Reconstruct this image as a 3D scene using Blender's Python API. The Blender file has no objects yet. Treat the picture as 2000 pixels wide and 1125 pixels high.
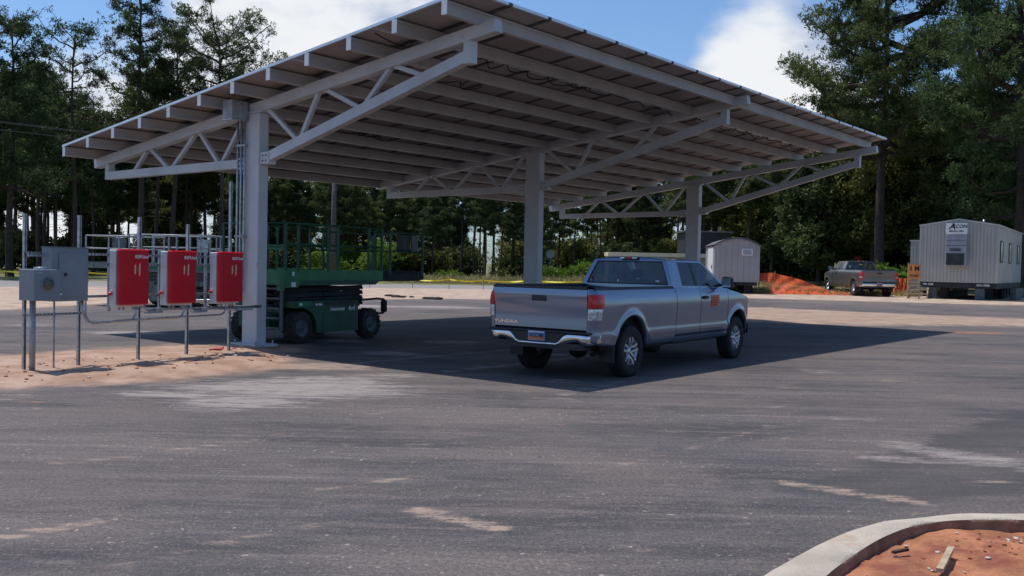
import bpy, math, random
import numpy as np
from mathutils import Vector, Matrix
rnd = random.Random(7)
SC = bpy.context.scene
COL = SC.collection
R = math.radians

# ------------------------------------------------------------------ camera
CAM_H = 1.748
PITCH, ROLL, FPX = -0.0259, 0.0209, 1869.4
cd = bpy.data.cameras.new('Camera'); cam = bpy.data.objects.new('Camera', cd); COL.objects.link(cam)
_r = Vector((1, 0, 0)); _u = Vector((0, -math.sin(PITCH), math.cos(PITCH))); _f = Vector((0, math.cos(PITCH), math.sin(PITCH)))
_rr = _r * math.cos(ROLL) + _u * math.sin(ROLL); _uu = _u * math.cos(ROLL) - _r * math.sin(ROLL)
cam.matrix_world = Matrix(((_rr.x, _uu.x, -_f.x, 0), (_rr.y, _uu.y, -_f.y, 0), (_rr.z, _uu.z, -_f.z, CAM_H), (0, 0, 0, 1)))
cd.sensor_width = 36; cd.lens = FPX / 2000 * 36; cd.clip_end = 3000; cd.clip_start = 0.1
SC.camera = cam
# ------------------------------------------------------------------ sky and sun
SUN_EL = 1.227
SUN_DIR = Vector((-0.868 * math.cos(SUN_EL), 0.497 * math.cos(SUN_EL), math.sin(SUN_EL)))
w = bpy.data.worlds.new('World'); SC.world = w; w.use_nodes = True
nt = w.node_tree; nt.nodes.clear()
def N(nt, typ, **kw):
    n = nt.nodes.new(typ)
    for k, v in kw.items():
        if k.startswith('in_'):
            key = k[3:]; key = int(key) if key.isdigit() else key.replace('_', ' ')
            n.inputs[key].default_value = v
        else: setattr(n, k, v)
    return n
def lk(nt, a, b): nt.links.new(a, b)
def mth(nt, op, a, b=None, clamp=False):
    n = nt.nodes.new('ShaderNodeMath'); n.operation = op; n.use_clamp = clamp
    for i, v in enumerate((a, b)):
        if v is None: continue
        if isinstance(v, (int, float)): n.inputs[i].default_value = v
        else: nt.links.new(v, n.inputs[i])
    return n.outputs[0]
def mrange(nt, v, a, b, c=0.0, d=1.0, smooth=True):
    n = nt.nodes.new('ShaderNodeMapRange'); n.interpolation_type = 'SMOOTHSTEP' if smooth else 'LINEAR'
    nt.links.new(v, n.inputs[0])
    for i, x in enumerate((a, b, c, d)): n.inputs[i + 1].default_value = x
    return n.outputs[0]
def mixc(nt, f, a, b):
    n = nt.nodes.new('ShaderNodeMix'); n.data_type = 'RGBA'
    for i, v in ((0, f), (6, a), (7, b)):
        if isinstance(v, (int, float)): n.inputs[i].default_value = v
        elif isinstance(v, tuple): n.inputs[i].default_value = (*v, 1) if len(v) == 3 else v
        else: nt.links.new(v, n.inputs[i])
    return n.outputs[2]
sky = N(nt, 'ShaderNodeTexSky', sky_type='NISHITA', sun_disc=False, sun_elevation=SUN_EL, sun_rotation=math.atan2(SUN_DIR.x, SUN_DIR.y), air_density=1.0, dust_density=1.0, ozone_density=3.0)
tc = N(nt, 'ShaderNodeTexCoord')
mp = N(nt, 'ShaderNodeMapping'); mp.inputs['Scale'].default_value = (1, 1, 1.9); lk(nt, tc.outputs['Generated'], mp.inputs[0])
no = N(nt, 'ShaderNodeTexNoise', in_Scale=4.2, in_Detail=9.0, in_Roughness=0.58); lk(nt, mp.outputs[0], no.inputs['Vector'])
no2 = N(nt, 'ShaderNodeTexNoise', in_Scale=7.0, in_Detail=7.0, in_Roughness=0.55); lk(nt, mp.outputs[0], no2.inputs['Vector'])
acc = None
for d, r, a in [((-.207, .95, .235), .13, .50), ((-.13, .95, .22), .12, .35), ((-.20, .96, .15), .14, .32), ((.215, .947, .19), .085, .33), ((.29, .945, .17), .11, .34), ((-.442, .874, .17), .14, .26), ((-.39, .912, .09), .12, .28), ((.23, .96, .10), .10, .3), ((.10, .96, .235), .09, -.30), ((-.36, .91, .24), .06, -.18)]:
    dn = N(nt, 'ShaderNodeVectorMath', operation='DISTANCE'); lk(nt, tc.outputs['Generated'], dn.inputs[0]); dn.inputs[1].default_value = d
    v = mrange(nt, dn.outputs['Value'], 0.0, r * 1.6, a, 0.0)
    acc = v if acc is None else mth(nt, 'ADD', acc, v)
cv = mth(nt, 'ADD', mth(nt, 'ADD', no.outputs[0], acc), -0.02)
sep = N(nt, 'ShaderNodeSeparateXYZ'); lk(nt, tc.outputs['Generated'], sep.inputs[0])
low = mrange(nt, sep.outputs['Z'], 0.0, 0.14, 0.20, 0.0)
mask = mrange(nt, mth(nt, 'ADD', cv, low), 0.62, 0.90)
shade = mrange(nt, mth(nt, 'ADD', mth(nt, 'MULTIPLY', no2.outputs[0], .8), mth(nt, 'MULTIPLY', acc, .22)), 0.34, 0.56)
ccol = mixc(nt, shade, (.36, .47, .70), (.95, .97, 1.0))
bg1 = N(nt, 'ShaderNodeBackground', in_Strength=0.15)
tint = N(nt, 'ShaderNodeMix', data_type='RGBA', blend_type='MULTIPLY'); tint.inputs[0].default_value = 1; lk(nt, sky.outputs[0], tint.inputs[6]); tint.inputs[7].default_value = (.80, .98, 1.16, 1); lk(nt, tint.outputs[2], bg1.inputs[0])
bg2 = N(nt, 'ShaderNodeBackground', in_Strength=1.12); lk(nt, ccol, bg2.inputs[0])
ms = N(nt, 'ShaderNodeMixShader'); lk(nt, mask, ms.inputs[0]); lk(nt, bg1.outputs[0], ms.inputs[1]); lk(nt, bg2.outputs[0], ms.inputs[2])
wo = N(nt, 'ShaderNodeOutputWorld'); lk(nt, ms.outputs[0], wo.inputs[0])
sd = bpy.data.lights.new('Sun', 'SUN'); so = bpy.data.objects.new('Sun', sd); COL.objects.link(so)
sd.energy = 5.0; sd.angle = R(0.55); sd.color = (1, .955, .88)
so.rotation_euler = SUN_DIR.to_track_quat('Z', 'Y').to_euler()
SC.view_settings.view_transform = 'Standard'; SC.view_settings.look = 'None'
SC.view_settings.exposure = -0.27; SC.view_settings.gamma = 1
SC.cycles.max_bounces = 6; SC.cycles.transparent_max_bounces = 24

# ------------------------------------------------------------------ materials
MAT = {}
def pmat(name, col, rough=.6, metal=0.0, var=.12, scale=3.0, bump=0.0, coat=0.0, col2=None, spec=.5, bscale=None, dirt=None, trans=None):
    m = bpy.data.materials.new(name); m.use_nodes = True; t = m.node_tree
    b = t.nodes['Principled BSDF']
    co = N(t, 'ShaderNodeTexCoord')
    n1 = N(t, 'ShaderNodeTexNoise', in_Scale=scale, in_Detail=6.0, in_Roughness=.6); lk(t, co.outputs['Object'], n1.inputs['Vector'])
    c2 = col2 if col2 else tuple(c * (1 - 2 * var) for c in col)
    c1 = col if col2 else tuple(min(1, c * (1 + var)) for c in col)
    f = mrange(t, n1.outputs[0], .3, .7)
    c = mixc(t, f, c1, c2)
    if dirt:
        n2 = N(t, 'ShaderNodeTexNoise', in_Scale=dirt[1], in_Detail=8.0, in_Roughness=.7); lk(t, co.outputs['Object'], n2.inputs['Vector'])
        c = mixc(t, mrange(t, n2.outputs[0], dirt[2], dirt[2] + .16), c, dirt[0])
    lk(t, c, b.inputs['Base Color'])
    b.inputs['Roughness'].default_value = rough; b.inputs['Metallic'].default_value = metal
    b.inputs['Specular IOR Level'].default_value = spec
    if coat: b.inputs['Coat Weight'].default_value = coat; b.inputs['Coat Roughness'].default_value = .06
    rr = mrange(t, n1.outputs[0], .2, .8, max(0, rough - .08), min(1, rough + .1)); lk(t, rr, b.inputs['Roughness'])
    if bump:
        bn = N(t, 'ShaderNodeTexNoise', in_Scale=bscale or scale * 8, in_Detail=5.0); lk(t, co.outputs['Object'], bn.inputs['Vector'])
        bp = N(t, 'ShaderNodeBump', in_Strength=bump, in_Distance=.02); lk(t, bn.outputs[0], bp.inputs['Height']); lk(t, bp.outputs[0], b.inputs['Normal'])
    MAT[name] = m
    return m
def glass_mat(name, tint, tmix):
    m = bpy.data.materials.new(name); m.use_nodes = True; t = m.node_tree; t.nodes.clear()
    tr = N(t, 'ShaderNodeBsdfTransparent'); tr.inputs[0].default_value = (*tint, 1)
    gl = N(t, 'ShaderNodeBsdfGlossy', in_Roughness=.03); gl.inputs[0].default_value = (.9, .95, 1, 1)
    fr = N(t, 'ShaderNodeFresnel', in_IOR=1.6)
    mx = N(t, 'ShaderNodeMixShader'); lk(t, mth(t, 'ADD', mth(t, 'MULTIPLY', fr.outputs[0], .6), tmix * .5, True), mx.inputs[0]); lk(t, tr.outputs[0], mx.inputs[1]); lk(t, gl.outputs[0], mx.inputs[2])
    o = N(t, 'ShaderNodeOutputMaterial'); lk(t, mx.outputs[0], o.inputs[0]); MAT[name] = m
pmat('steel_paint', (.50, .50, .51), .45, var=.06, scale=1.2, dirt=((.34, .31, .29), 3.5, .57))
pmat('purlin_paint', (.42, .39, .375), .5, var=.06, scale=1.5, dirt=((.36, .29, .25), 1.8, .6))
pmat('panel_back', (.35, .30, .28), .55, var=.08, scale=.7, dirt=((.34, .26, .23), 1.1, .58))
pmat('panel_frame', (.72, .73, .75), .35, .5, var=.04)
pmat('seam_dark', (.07, .06, .058), .6)
pmat('panel_glass', (.02, .03, .07), .12, var=.2)
pmat('galvanized', (.42, .44, .46), .38, .75, var=.15, scale=14)
pmat('galv_dull', (.36, .38, .40), .55, .4, var=.12, scale=9)
pmat('cabinet_grey', (.20, .235, .265), .45, var=.06, scale=3, dirt=((.15, .18, .20), 5, .62))
pmat('meter_face', (.10, .10, .085), .35, var=.2, scale=30)
pmat('inverter_red', (.54, .006, .018), .42, var=.07, scale=2, spec=.3)
pmat('inverter_white', (.62, .64, .66), .5, var=.05)
pmat('white_print', (.78, .78, .76), .6, var=.02)
pmat('faded_print', (.62, .50, .38), .6, var=.1)
pmat('concrete', (.42, .36, .30), .85, var=.12, scale=4, bump=.4, bscale=60, dirt=((.40, .25, .15), 2.2, .60))
pmat('kerb_concrete', (.44, .38, .31), .88, var=.10, scale=3, bump=.5, bscale=70, dirt=((.40, .24, .14), 1.9, .56))
pmat('kerb_shade_stain', (.27, .15, .10), .92, var=.2, scale=5, bump=.6, dirt=((.36, .27, .20), 3, .55))  # inner kerb face: red soil stain, with its shade painted in as darker colour
pmat('car_silver', (.19, .23, .32), .17, .65, var=.02, scale=1, coat=.6)
pmat('car_brown', (.17, .16, .155), .34, .5, var=.03, scale=1, coat=.5)
pmat('chrome', (.72, .72, .74), .10, 1.0, var=.02)
pmat('alloy', (.58, .60, .64), .28, .75, var=.05)
pmat('rubber', (.018, .018, .019), .85, var=.2, scale=12)
pmat('tyre_dusty', (.045, .036, .030), .9, var=.3, scale=6, bump=.5)
pmat('black_plastic', (.02, .02, .022), .55, var=.15)
pmat('underbody', (.02, .018, .017), .9, var=.3)
pmat('seat_grey', (.17, .18, .20), .8, var=.1)
pmat('lamp_red', (.62, .008, .014), .22, var=.2, scale=22, coat=.25)
pmat('lamp_clear', (.62, .64, .68), .14, .4, var=.3, scale=26, coat=.8)
pmat('orange_magnet', (.62, .12, .05), .6, var=.05)
pmat('orange_dark', (.38, .05, .02), .6, var=.05)
pmat('plate_blue', (.16, .26, .50), .5, var=.1); pmat('plate_orange', (.60, .18, .08), .5, var=.1)
pmat('lift_green', (.006, .155, .055), .42, var=.12, scale=3, dirt=((.02, .10, .05), 4, .6))
pmat('lift_green_dark', (.008, .075, .035), .5, var=.15, scale=3)
pmat('lift_grey', (.11, .12, .12), .55, var=.15, scale=4)
pmat('lift_faded', (.16, .20, .17), .6, var=.2, scale=4, dirt=((.28, .30, .29), 5, .52))
pmat('soil_pad', (.30, .20, .14), .95, var=.2, bump=.6)
pmat('wood_pole', (.16, .13, .11), .85, var=.2, scale=5)
pmat('timber', (.40, .31, .20), .8, var=.18, scale=8)
pmat('steel_dark', (.02, .02, .024), .7, var=.2)
pmat('pier_block', (.10, .11, .12), .9, var=.15, scale=6)
pmat('trailer_cream', (.42, .41, .36), .6, var=.06, scale=1.5, dirt=((.30, .27, .24), 1.4, .62))
pmat('trailer_roof', (.50, .50, .47), .6, var=.08)
pmat('shack_grey', (.34, .33, .33), .65, var=.07, scale=1.5)
pmat('shack_roof', (.10, .10, .11), .7, var=.1)
pmat('white_paint', (.74, .74, .73), .5, var=.04)
pmat('window_dark', (.03, .035, .04), .15, var=.2)
pmat('ac_grey', (.30, .30, .34), .5, var=.08)
pmat('sign_text', (.012, .012, .02), .6, var=.05)
pmat('tape_yellow', (.80, .66, .02), .5, var=.06)
pmat('stake_wood', (.36, .25, .12), .8, var=.15)
pmat('sign_orange', (.72, .26, .06), .6, var=.12)
pmat('stop_red', (.40, .02, .03), .5, var=.05)
pmat('rope_black', (.03, .03, .032), .7, var=.1)
pmat('wire_black', (.012, .012, .012), .6, var=.1)
pmat('stone_pale', (.52, .47, .44), .9, var=.2, scale=8, bump=.4)
pmat('stone_red', (.32, .11, .05), .95, var=.25, scale=7, bump=.5)
pmat('red_scrap', (.55, .05, .05), .6, var=.1)
pmat('dark_debris', (.045, .032, .025), .95, var=.3)
pmat('tan_box', (.26, .22, .17), .7, var=.08)
pmat('box_edge', (.62, .54, .38), .7, var=.05)
pmat('interior_dark', (.03, .032, .036), .8, var=.15)
pmat('bark', (.075, .052, .040), .95, col2=(.035, .026, .022), scale=5, bump=.8, bscale=12)
pmat('bark_grey', (.15, .13, .12), .95, col2=(.07, .06, .055), scale=5, bump=.8, bscale=12)
glass_mat('glass_tint', (.55, .62, .64), .04)
glass_mat('glass_dark', (.30, .34, .35), .04)
def foliage(name, dark, lit, tr=.25):
    m = bpy.data.materials.new(name); m.use_nodes = True; t = m.node_tree; b = t.nodes['Principled BSDF']
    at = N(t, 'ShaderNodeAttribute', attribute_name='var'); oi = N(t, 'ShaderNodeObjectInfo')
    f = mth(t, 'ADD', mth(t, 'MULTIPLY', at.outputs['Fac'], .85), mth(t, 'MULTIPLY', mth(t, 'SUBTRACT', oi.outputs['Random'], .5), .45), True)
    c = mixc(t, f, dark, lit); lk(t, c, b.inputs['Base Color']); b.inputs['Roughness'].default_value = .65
    b.inputs['Specular IOR Level'].default_value = .25
    tl = N(t, 'ShaderNodeBsdfTranslucent'); lk(t, c, tl.inputs[0])
    mx = N(t, 'ShaderNodeMixShader', in_0=tr); lk(t, b.outputs[0], mx.inputs[1]); lk(t, tl.outputs[0], mx.inputs[2])
    lk(t, mx.outputs[0], t.nodes['Material Output'].inputs[0]); MAT[name] = m
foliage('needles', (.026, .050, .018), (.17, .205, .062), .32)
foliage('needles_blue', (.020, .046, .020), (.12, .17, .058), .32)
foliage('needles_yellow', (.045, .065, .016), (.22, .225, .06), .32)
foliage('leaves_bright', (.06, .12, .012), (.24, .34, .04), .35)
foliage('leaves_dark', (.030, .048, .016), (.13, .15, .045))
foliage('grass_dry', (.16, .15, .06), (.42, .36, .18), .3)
def net_mat():
    m = bpy.data.materials.new('orange_net'); m.use_nodes = True; t = m.node_tree; b = t.nodes['Principled BSDF']
    b.inputs['Base Color'].default_value = (.85, .13, .03, 1); b.inputs['Roughness'].default_value = .6
    uv = N(t, 'ShaderNodeTexCoord'); sp = N(t, 'ShaderNodeSeparateXYZ'); lk(t, uv.outputs['UV'], sp.inputs[0])
    a = mth(t, 'FRACT', mth(t, 'MULTIPLY', sp.outputs[0], 11.0)); c = mth(t, 'FRACT', mth(t, 'MULTIPLY', sp.outputs[1], 16.0))
    a = mth(t, 'GREATER_THAN', a, .30); c = mth(t, 'GREATER_THAN', c, .36)
    al = mth(t, 'SUBTRACT', 1.0, mth(t, 'MULTIPLY', a, c))
    lk(t, al, b.inputs['Alpha']); MAT['orange_net'] = m
net_mat()
def siding(name, base, period, axis=0):
    m = pmat(name, base, .6, var=.05, scale=1.2, dirt=(tuple(c * .72 for c in base), 1.0, .6)); t = m.node_tree; b = t.nodes['Principled BSDF']
    co = N(t, 'ShaderNodeTexCoord'); sp = N(t, 'ShaderNodeSeparateXYZ'); lk(t, co.outputs['Object'], sp.inputs[0])
    s = mth(t, 'ADD', sp.outputs[0], sp.outputs[1])
    fr = mth(t, 'FRACT', mth(t, 'MULTIPLY', s, 1 / period)); h = mth(t, 'MULTIPLY', mrange(t, fr, .0, .12), mrange(t, fr, 1.0, .88))
    bp = N(t, 'ShaderNodeBump', in_Strength=1.0, in_Distance=.02); lk(t, h, bp.inputs['Height']); lk(t, bp.outputs[0], b.inputs['Normal'])
siding('trailer_siding', (.40, .385, .345), .16); siding('shack_siding', (.32, .31, .31), .30)

# ------------------------------------------------------------------ mesh helpers
def tag(o, label=None, cat=None, group=None, kind=None):
    if label: o['label'] = label
    if cat: o['category'] = cat
    if group: o['group'] = group
    if kind: o['kind'] = kind
    return o
def empty(name, loc=(0, 0, 0), rz=0.0):
    o = bpy.data.objects.new(name, None); COL.objects.link(o); o.location = loc; o.rotation_euler = (0, 0, rz); o.empty_display_size = .2
    return o
def frame_of(a, b):
    d = (Vector(b) - Vector(a)); L = d.length; d = d / L if L > 1e-9 else Vector((0, 0, 1))
    up = Vector((0, 0, 1)) if abs(d.z) < .95 else Vector((1, 0, 0))
    s = d.cross(up).normalized(); u = s.cross(d).normalized()
    return d, s, u, L
class MB:
    def __init__(s): s.v = []; s.f = []; s.m = []; s.sm = []; s.uv = None
    def add(s, vs, fs, mi=0, smooth=False):
        o = len(s.v); s.v += [tuple(x) for x in vs]
        for f in fs: s.f.append(tuple(i + o for i in f)); s.m.append(mi); s.sm.append(smooth)
        return s
    def box(s, x0, x1, y0, y1, z0, z1, mi=0, bev=0.0):
        if bev <= 0:
            vs = [(x, y, z) for x in (x0, x1) for y in (y0, y1) for z in (z0, z1)]
            return s.add(vs, [(0, 1, 3, 2), (4, 6, 7, 5), (0, 4, 5, 1), (2, 3, 7, 6), (0, 2, 6, 4), (1, 5, 7, 3)], mi)
        b = min(bev, (x1 - x0) * .45, (y1 - y0) * .45, (z1 - z0) * .45)
        vs = []; ix = {}
        for i, (X, sx) in enumerate(((x0, 1), (x1, -1))):
            for j, (Y, sy) in enumerate(((y0, 1), (y1, -1))):
                for k, (Z, sz) in enumerate(((z0, 1), (z1, -1))):
                    for a in range(3):
                        p = [X + sx * b, Y + sy * b, Z + sz * b]; p[a] = (X, Y, Z)[a]
                        ix[(i, j, k, a)] = len(vs); vs.append(p)
        fs = []
        for k in (0, 1):
            fs.append([ix[(k, 0, 0, 0)], ix[(k, 0, 1, 0)], ix[(k, 1, 1, 0)], ix[(k, 1, 0, 0)]])
            fs.append([ix[(0, k, 0, 1)], ix[(0, k, 1, 1)], ix[(1, k, 1, 1)], ix[(1, k, 0, 1)]])
            fs.append([ix[(0, 0, k, 2)], ix[(0, 1, k, 2)], ix[(1, 1, k, 2)], ix[(1, 0, k, 2)]])
            for l in (0, 1):
                fs.append([ix[(0, k, l, 1)], ix[(1, k, l, 1)], ix[(1, k, l, 2)], ix[(0, k, l, 2)]])
                fs.append([ix[(k, 0, l, 0)], ix[(k, 1, l, 0)], ix[(k, 1, l, 2)], ix[(k, 0, l, 2)]])
                fs.append([ix[(k, l, 0, 0)], ix[(k, l, 1, 0)], ix[(k, l, 1, 1)], ix[(k, l, 0, 1)]])
                for q in (0, 1): fs.append([ix[(k, l, q, 0)], ix[(k, l, q, 1)], ix[(k, l, q, 2)]])
        return s.add(vs, fs, mi)
    def bar(s, a, b, wd, ht, mi=0, up=None):
        d, sd_, u, L = frame_of(a, b)
        a = Vector(a); b = Vector(b); vs = []
        for p in (a, b):
            for i, j in ((-1, -1), (1, -1), (1, 1), (-1, 1)): vs.append(p + sd_ * (i * wd / 2) + u * (j * ht / 2))
        return s.add(vs, [(0, 1, 2, 3), (7, 6, 5, 4), (0, 4, 5, 1), (1, 5, 6, 2), (2, 6, 7, 3), (3, 7, 4, 0)], mi)
    def tube(s, pts, r, n=8, mi=0, cap=True):
        pts = [Vector(p) for p in pts]; k = len(pts); rs = r if isinstance(r, (list, tuple)) else [r] * k
        vs = []; ref = None
        for i, p in enumerate(pts):
            d = (pts[min(i + 1, k - 1)] - pts[max(i - 1, 0)]).normalized()
            if ref is None: ref = Vector((0, 0, 1)) if abs(d.z) < .9 else Vector((1, 0, 0))
            a = (ref - d * ref.dot(d)).normalized(); ref = a; b = d.cross(a)
            for j in range(n):
                t = 2 * math.pi * j / n; vs.append(p + (a * math.cos(t) + b * math.sin(t)) * rs[i])
        fs = [(i * n + j, i * n + (j + 1) % n, (i + 1) * n + (j + 1) % n, (i + 1) * n + j) for i in range(k - 1) for j in range(n)]
        if cap: fs += [tuple(range(n))[::-1], tuple(range((k - 1) * n, k * n))]
        return s.add(vs, fs, mi, True)
    def lathe(s, prof, c, axis='y', n=28, mi=0, closed=False):
        vs = []; k = len(prof)
        for (r, h) in prof:
            for j in range(n):
                t = 2 * math.pi * j / n; a, b = r * math.cos(t), r * math.sin(t)
                p = (a, h, b) if axis == 'y' else ((a, b, h) if axis == 'z' else (h, a, b))
                vs.append((p[0] + c[0], p[1] + c[1], p[2] + c[2]))
        kk = k if closed else k - 1
        fs = [(i * n + j, i * n + (j + 1) % n, ((i + 1) % k) * n + (j + 1) % n, ((i + 1) % k) * n + j) for i in range(kk) for j in range(n)]
        return s.add(vs, fs, mi, True)
    def prism(s, poly, d, mi=0):       # poly = 3D points, d = extrusion vector
        k = len(poly); d = Vector(d); vs = [Vector(p) for p in poly] + [Vector(p) + d for p in poly]
        return s.add(vs, [tuple(range(k)), tuple(range(2 * k - 1, k - 1, -1))] + [(i, (i + 1) % k, k + (i + 1) % k, k + i)[::-1] for i in range(k)], mi)
    def grid(s, rows, mi=0, smooth=True, flip=False):  # rows: list of lists of points
        nr, nc = len(rows), len(rows[0]); vs = [p for r_ in rows for p in r_]
        fs = [(i * nc + j, i * nc + j + 1, (i + 1) * nc + j + 1, (i + 1) * nc + j) for i in range(nr - 1) for j in range(nc - 1)]
        if flip: fs = [f[::-1] for f in fs]
        return s.add(vs, fs, mi, smooth)
    def build(s, name, mats, parent=None):
        me = bpy.data.meshes.new(name); me.from_pydata([tuple(v) for v in s.v], [], s.f)
        for m in (mats if isinstance(mats, (list, tuple)) else [mats]): me.materials.append(MAT[m] if isinstance(m, str) else m)
        me.polygons.foreach_set('material_index', s.m); me.polygons.foreach_set('use_smooth', s.sm)
        if s.uv:
            ul = me.uv_layers.new(name='UVMap'); flat = []
            for f in s.f:
                for i in f: flat += s.uv[i]
            ul.data.foreach_set('uv', flat)
        me.update()
        o = bpy.data.objects.new(name, me); COL.objects.link(o)
        if parent: o.parent = parent
        return o
def shade_auto(o, ang=35):
    me = o.data
    try:
        me.polygons.foreach_set('use_smooth', [True] * len(me.polygons)); me.set_sharp_from_angle(angle=R(ang))
    except Exception: pass
    return o
def mirror_y(mb):
    m = MB(); m.v = [(x, -y, z) for x, y, z in mb.v]; m.f = [f[::-1] for f in mb.f]; m.m = list(mb.m); m.sm = list(mb.sm); return m
def text(name, s, size, mat, parent, mw, depth=.002, bold=0.0, sx=1.0, shear=0.0):
    c = bpy.data.curves.new('t', 'FONT'); c.body = s; c.size = size; c.extrude = depth; c.align_x = 'CENTER'; c.align_y = 'CENTER'; c.offset = bold; c.resolution_u = 3; c.shear = shear
    o = bpy.data.objects.new('t', c); COL.objects.link(o)
    dg = bpy.context.evaluated_depsgraph_get(); dg.update()
    me = bpy.data.meshes.new_from_object(o.evaluated_get(dg)); bpy.data.objects.remove(o)
    me.transform(mw @ Matrix.Diagonal((sx, 1, 1, 1))); me.name = name; me.materials.clear(); me.materials.append(MAT[mat])
    q = bpy.data.objects.new(name, me); COL.objects.link(q)
    if parent: q.parent = parent
    return q
def facing(pos, right, up=(0, 0, 1)):   # text matrix: x=right, y=up, z=out
    r = Vector(right).normalized(); u = Vector(up).normalized(); o = r.cross(u)
    return Matrix(((r.x, u.x, o.x, pos[0]), (r.y, u.y, o.y, pos[1]), (r.z, u.z, o.z, pos[2]), (0, 0, 0, 1)))
def copy_tree(o, parent=None):
    c = o.copy(); COL.objects.link(c)
    if parent: c.parent = parent
    for ch in [x for x in KIDS.get(o, [])]: pass
    for ch in list(o.children): copy_tree(ch, c)
    return c
KIDS = {}

# ------------------------------------------------------------------ ground
CLAY = [(-14, 8.6), (-9.5, 10.8), (-6.65, 12.45), (-5.06, 13.5), (-3.8, 15.5), (-4.3, 17.4), (-4.4, 19.3), (-5.8, 19.2), (-7.2, 17.8), (-8.6, 16), (-11, 14.6), (-16, 12.5)]
LOT = [(-60, 20), (-15.6, 28.5), (-14.5, 34.8), (-9, 41), (-2.7, 45.5), (2, 46), (7, 44.2), (12, 43.6), (22, 42.6), (60, 41), (60, -40), (-60, -40)]
STRIP = [(5.6, 37.6), (10, 38.3), (16, 36.3), (21.5, 34.5), (19.5, 31.6), (15, 31.6), (11, 30.4), (7.6, 31.2)]
ROAD = [(-70, 41), (-26, 48.9), (-16, 57.5), (-3.5, 63), (6, 64), (40, 64), (40, 71), (4, 72.5), (-3.5, 72.5), (-17, 69), (-32, 60.2), (-80, 50)]
def np_sd(px, py, poly):
    px = np.asarray(px, float); py = np.asarray(py, float); d = np.full(px.shape, 1e9); ins = np.zeros(px.shape, bool); n = len(poly)
    for i in range(n):
        ax, ay = poly[i]; bx, by = poly[(i + 1) % n]; ex, ey = bx - ax, by - ay
        t = np.clip(((px - ax) * ex + (py - ay) * ey) / (ex * ex + ey * ey), 0, 1)
        d = np.minimum(d, np.hypot(px - ax - t * ex, py - ay - t * ey))
        c = ((ay > py) != (by > py)); xi = ax + (py - ay) * ex / (ey if abs(ey) > 1e-9 else 1e-9); ins ^= c & (px < xi)
    return np.where(ins, d, -d)
def ss(t): t = np.clip(t, 0, 1); return t * t * (3 - 2 * t)
def hzf(x, y):
    x = np.asarray(x, float); y = np.asarray(y, float)
    z = .42 * ss((y - 31) / 16) * ss((x - 2) / 7)
    s = np_sd(x, y, CLAY); z = z + .055 * ss((s + .1) / .7)
    z = z + np.where(s > .15, .012 * np.sin(x * 9 + 2 * np.sin(y * 5)) * np.sin(y * 7.3 + x * 2) * ss((s - .15) / .4), 0)
    s2 = np_sd(x, y, STRIP); z = z + .05 * ss(s2 / .8)
    return z
def hz(x, y): return float(hzf(np.array([x]), np.array([y]))[0])
OUT = [(-.9, 1.2), (.1, 3.0), (.75, 4.1), (1.309, 4.936), (1.518, 5.207), (1.793, 5.543), (2.028, 5.794), (2.253, 5.983), (2.597, 6.192), (2.987, 6.312), (3.463, 6.377), (4.3, 6.38), (6.2, 6.1)]
INN = [(-.5, 1.0), (.48, 2.95), (1.1, 4.08), (1.676, 4.96), (1.909, 5.279), (2.126, 5.557), (2.34, 5.795), (2.586, 6.008), (2.879, 6.152), (3.174, 6.19), (3.50, 6.20), (4.3, 6.17), (6.1, 5.9)]
ISL = OUT + [(6.2, 1.0)]
ISLC = [(x, y) for x, y in OUT] + [(6.2, 1.0)]
def axis(segs):
    out = [segs[0][0]]
    for a, b, st in segs:
        n = max(1, round((b - a) / st)); out += [a + (b - a) * (i + 1) / n for i in range(n)]
    return np.array(out)
gx = axis([(-900, -300, 60), (-300, -100, 12), (-100, -40, 2.5), (-40, -16, .6), (-16, -9, .18), (-9, 8, .09), (8, 16, .2), (16, 40, .5), (40, 100, 2.5), (100, 300, 12), (300, 900, 60)])
gy = axis([(-60, -10, 6), (-10, 3.5, .8), (3.5, 20, .085), (20, 30, .14), (30, 50, .25), (50, 100, .7), (100, 200, 5), (200, 1500, 60)])
X, Y = np.meshgrid(gx, gy); xf, yf = X.ravel(), Y.ravel()
Z = hzf(xf, yf)
sdl = np_sd(xf, yf, LOT); sdc = np_sd(xf, yf, CLAY); sds = np_sd(xf, yf, STRIP); sdr = np_sd(xf, yf, ROAD); sdi = np_sd(xf, yf, ISL)
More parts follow.
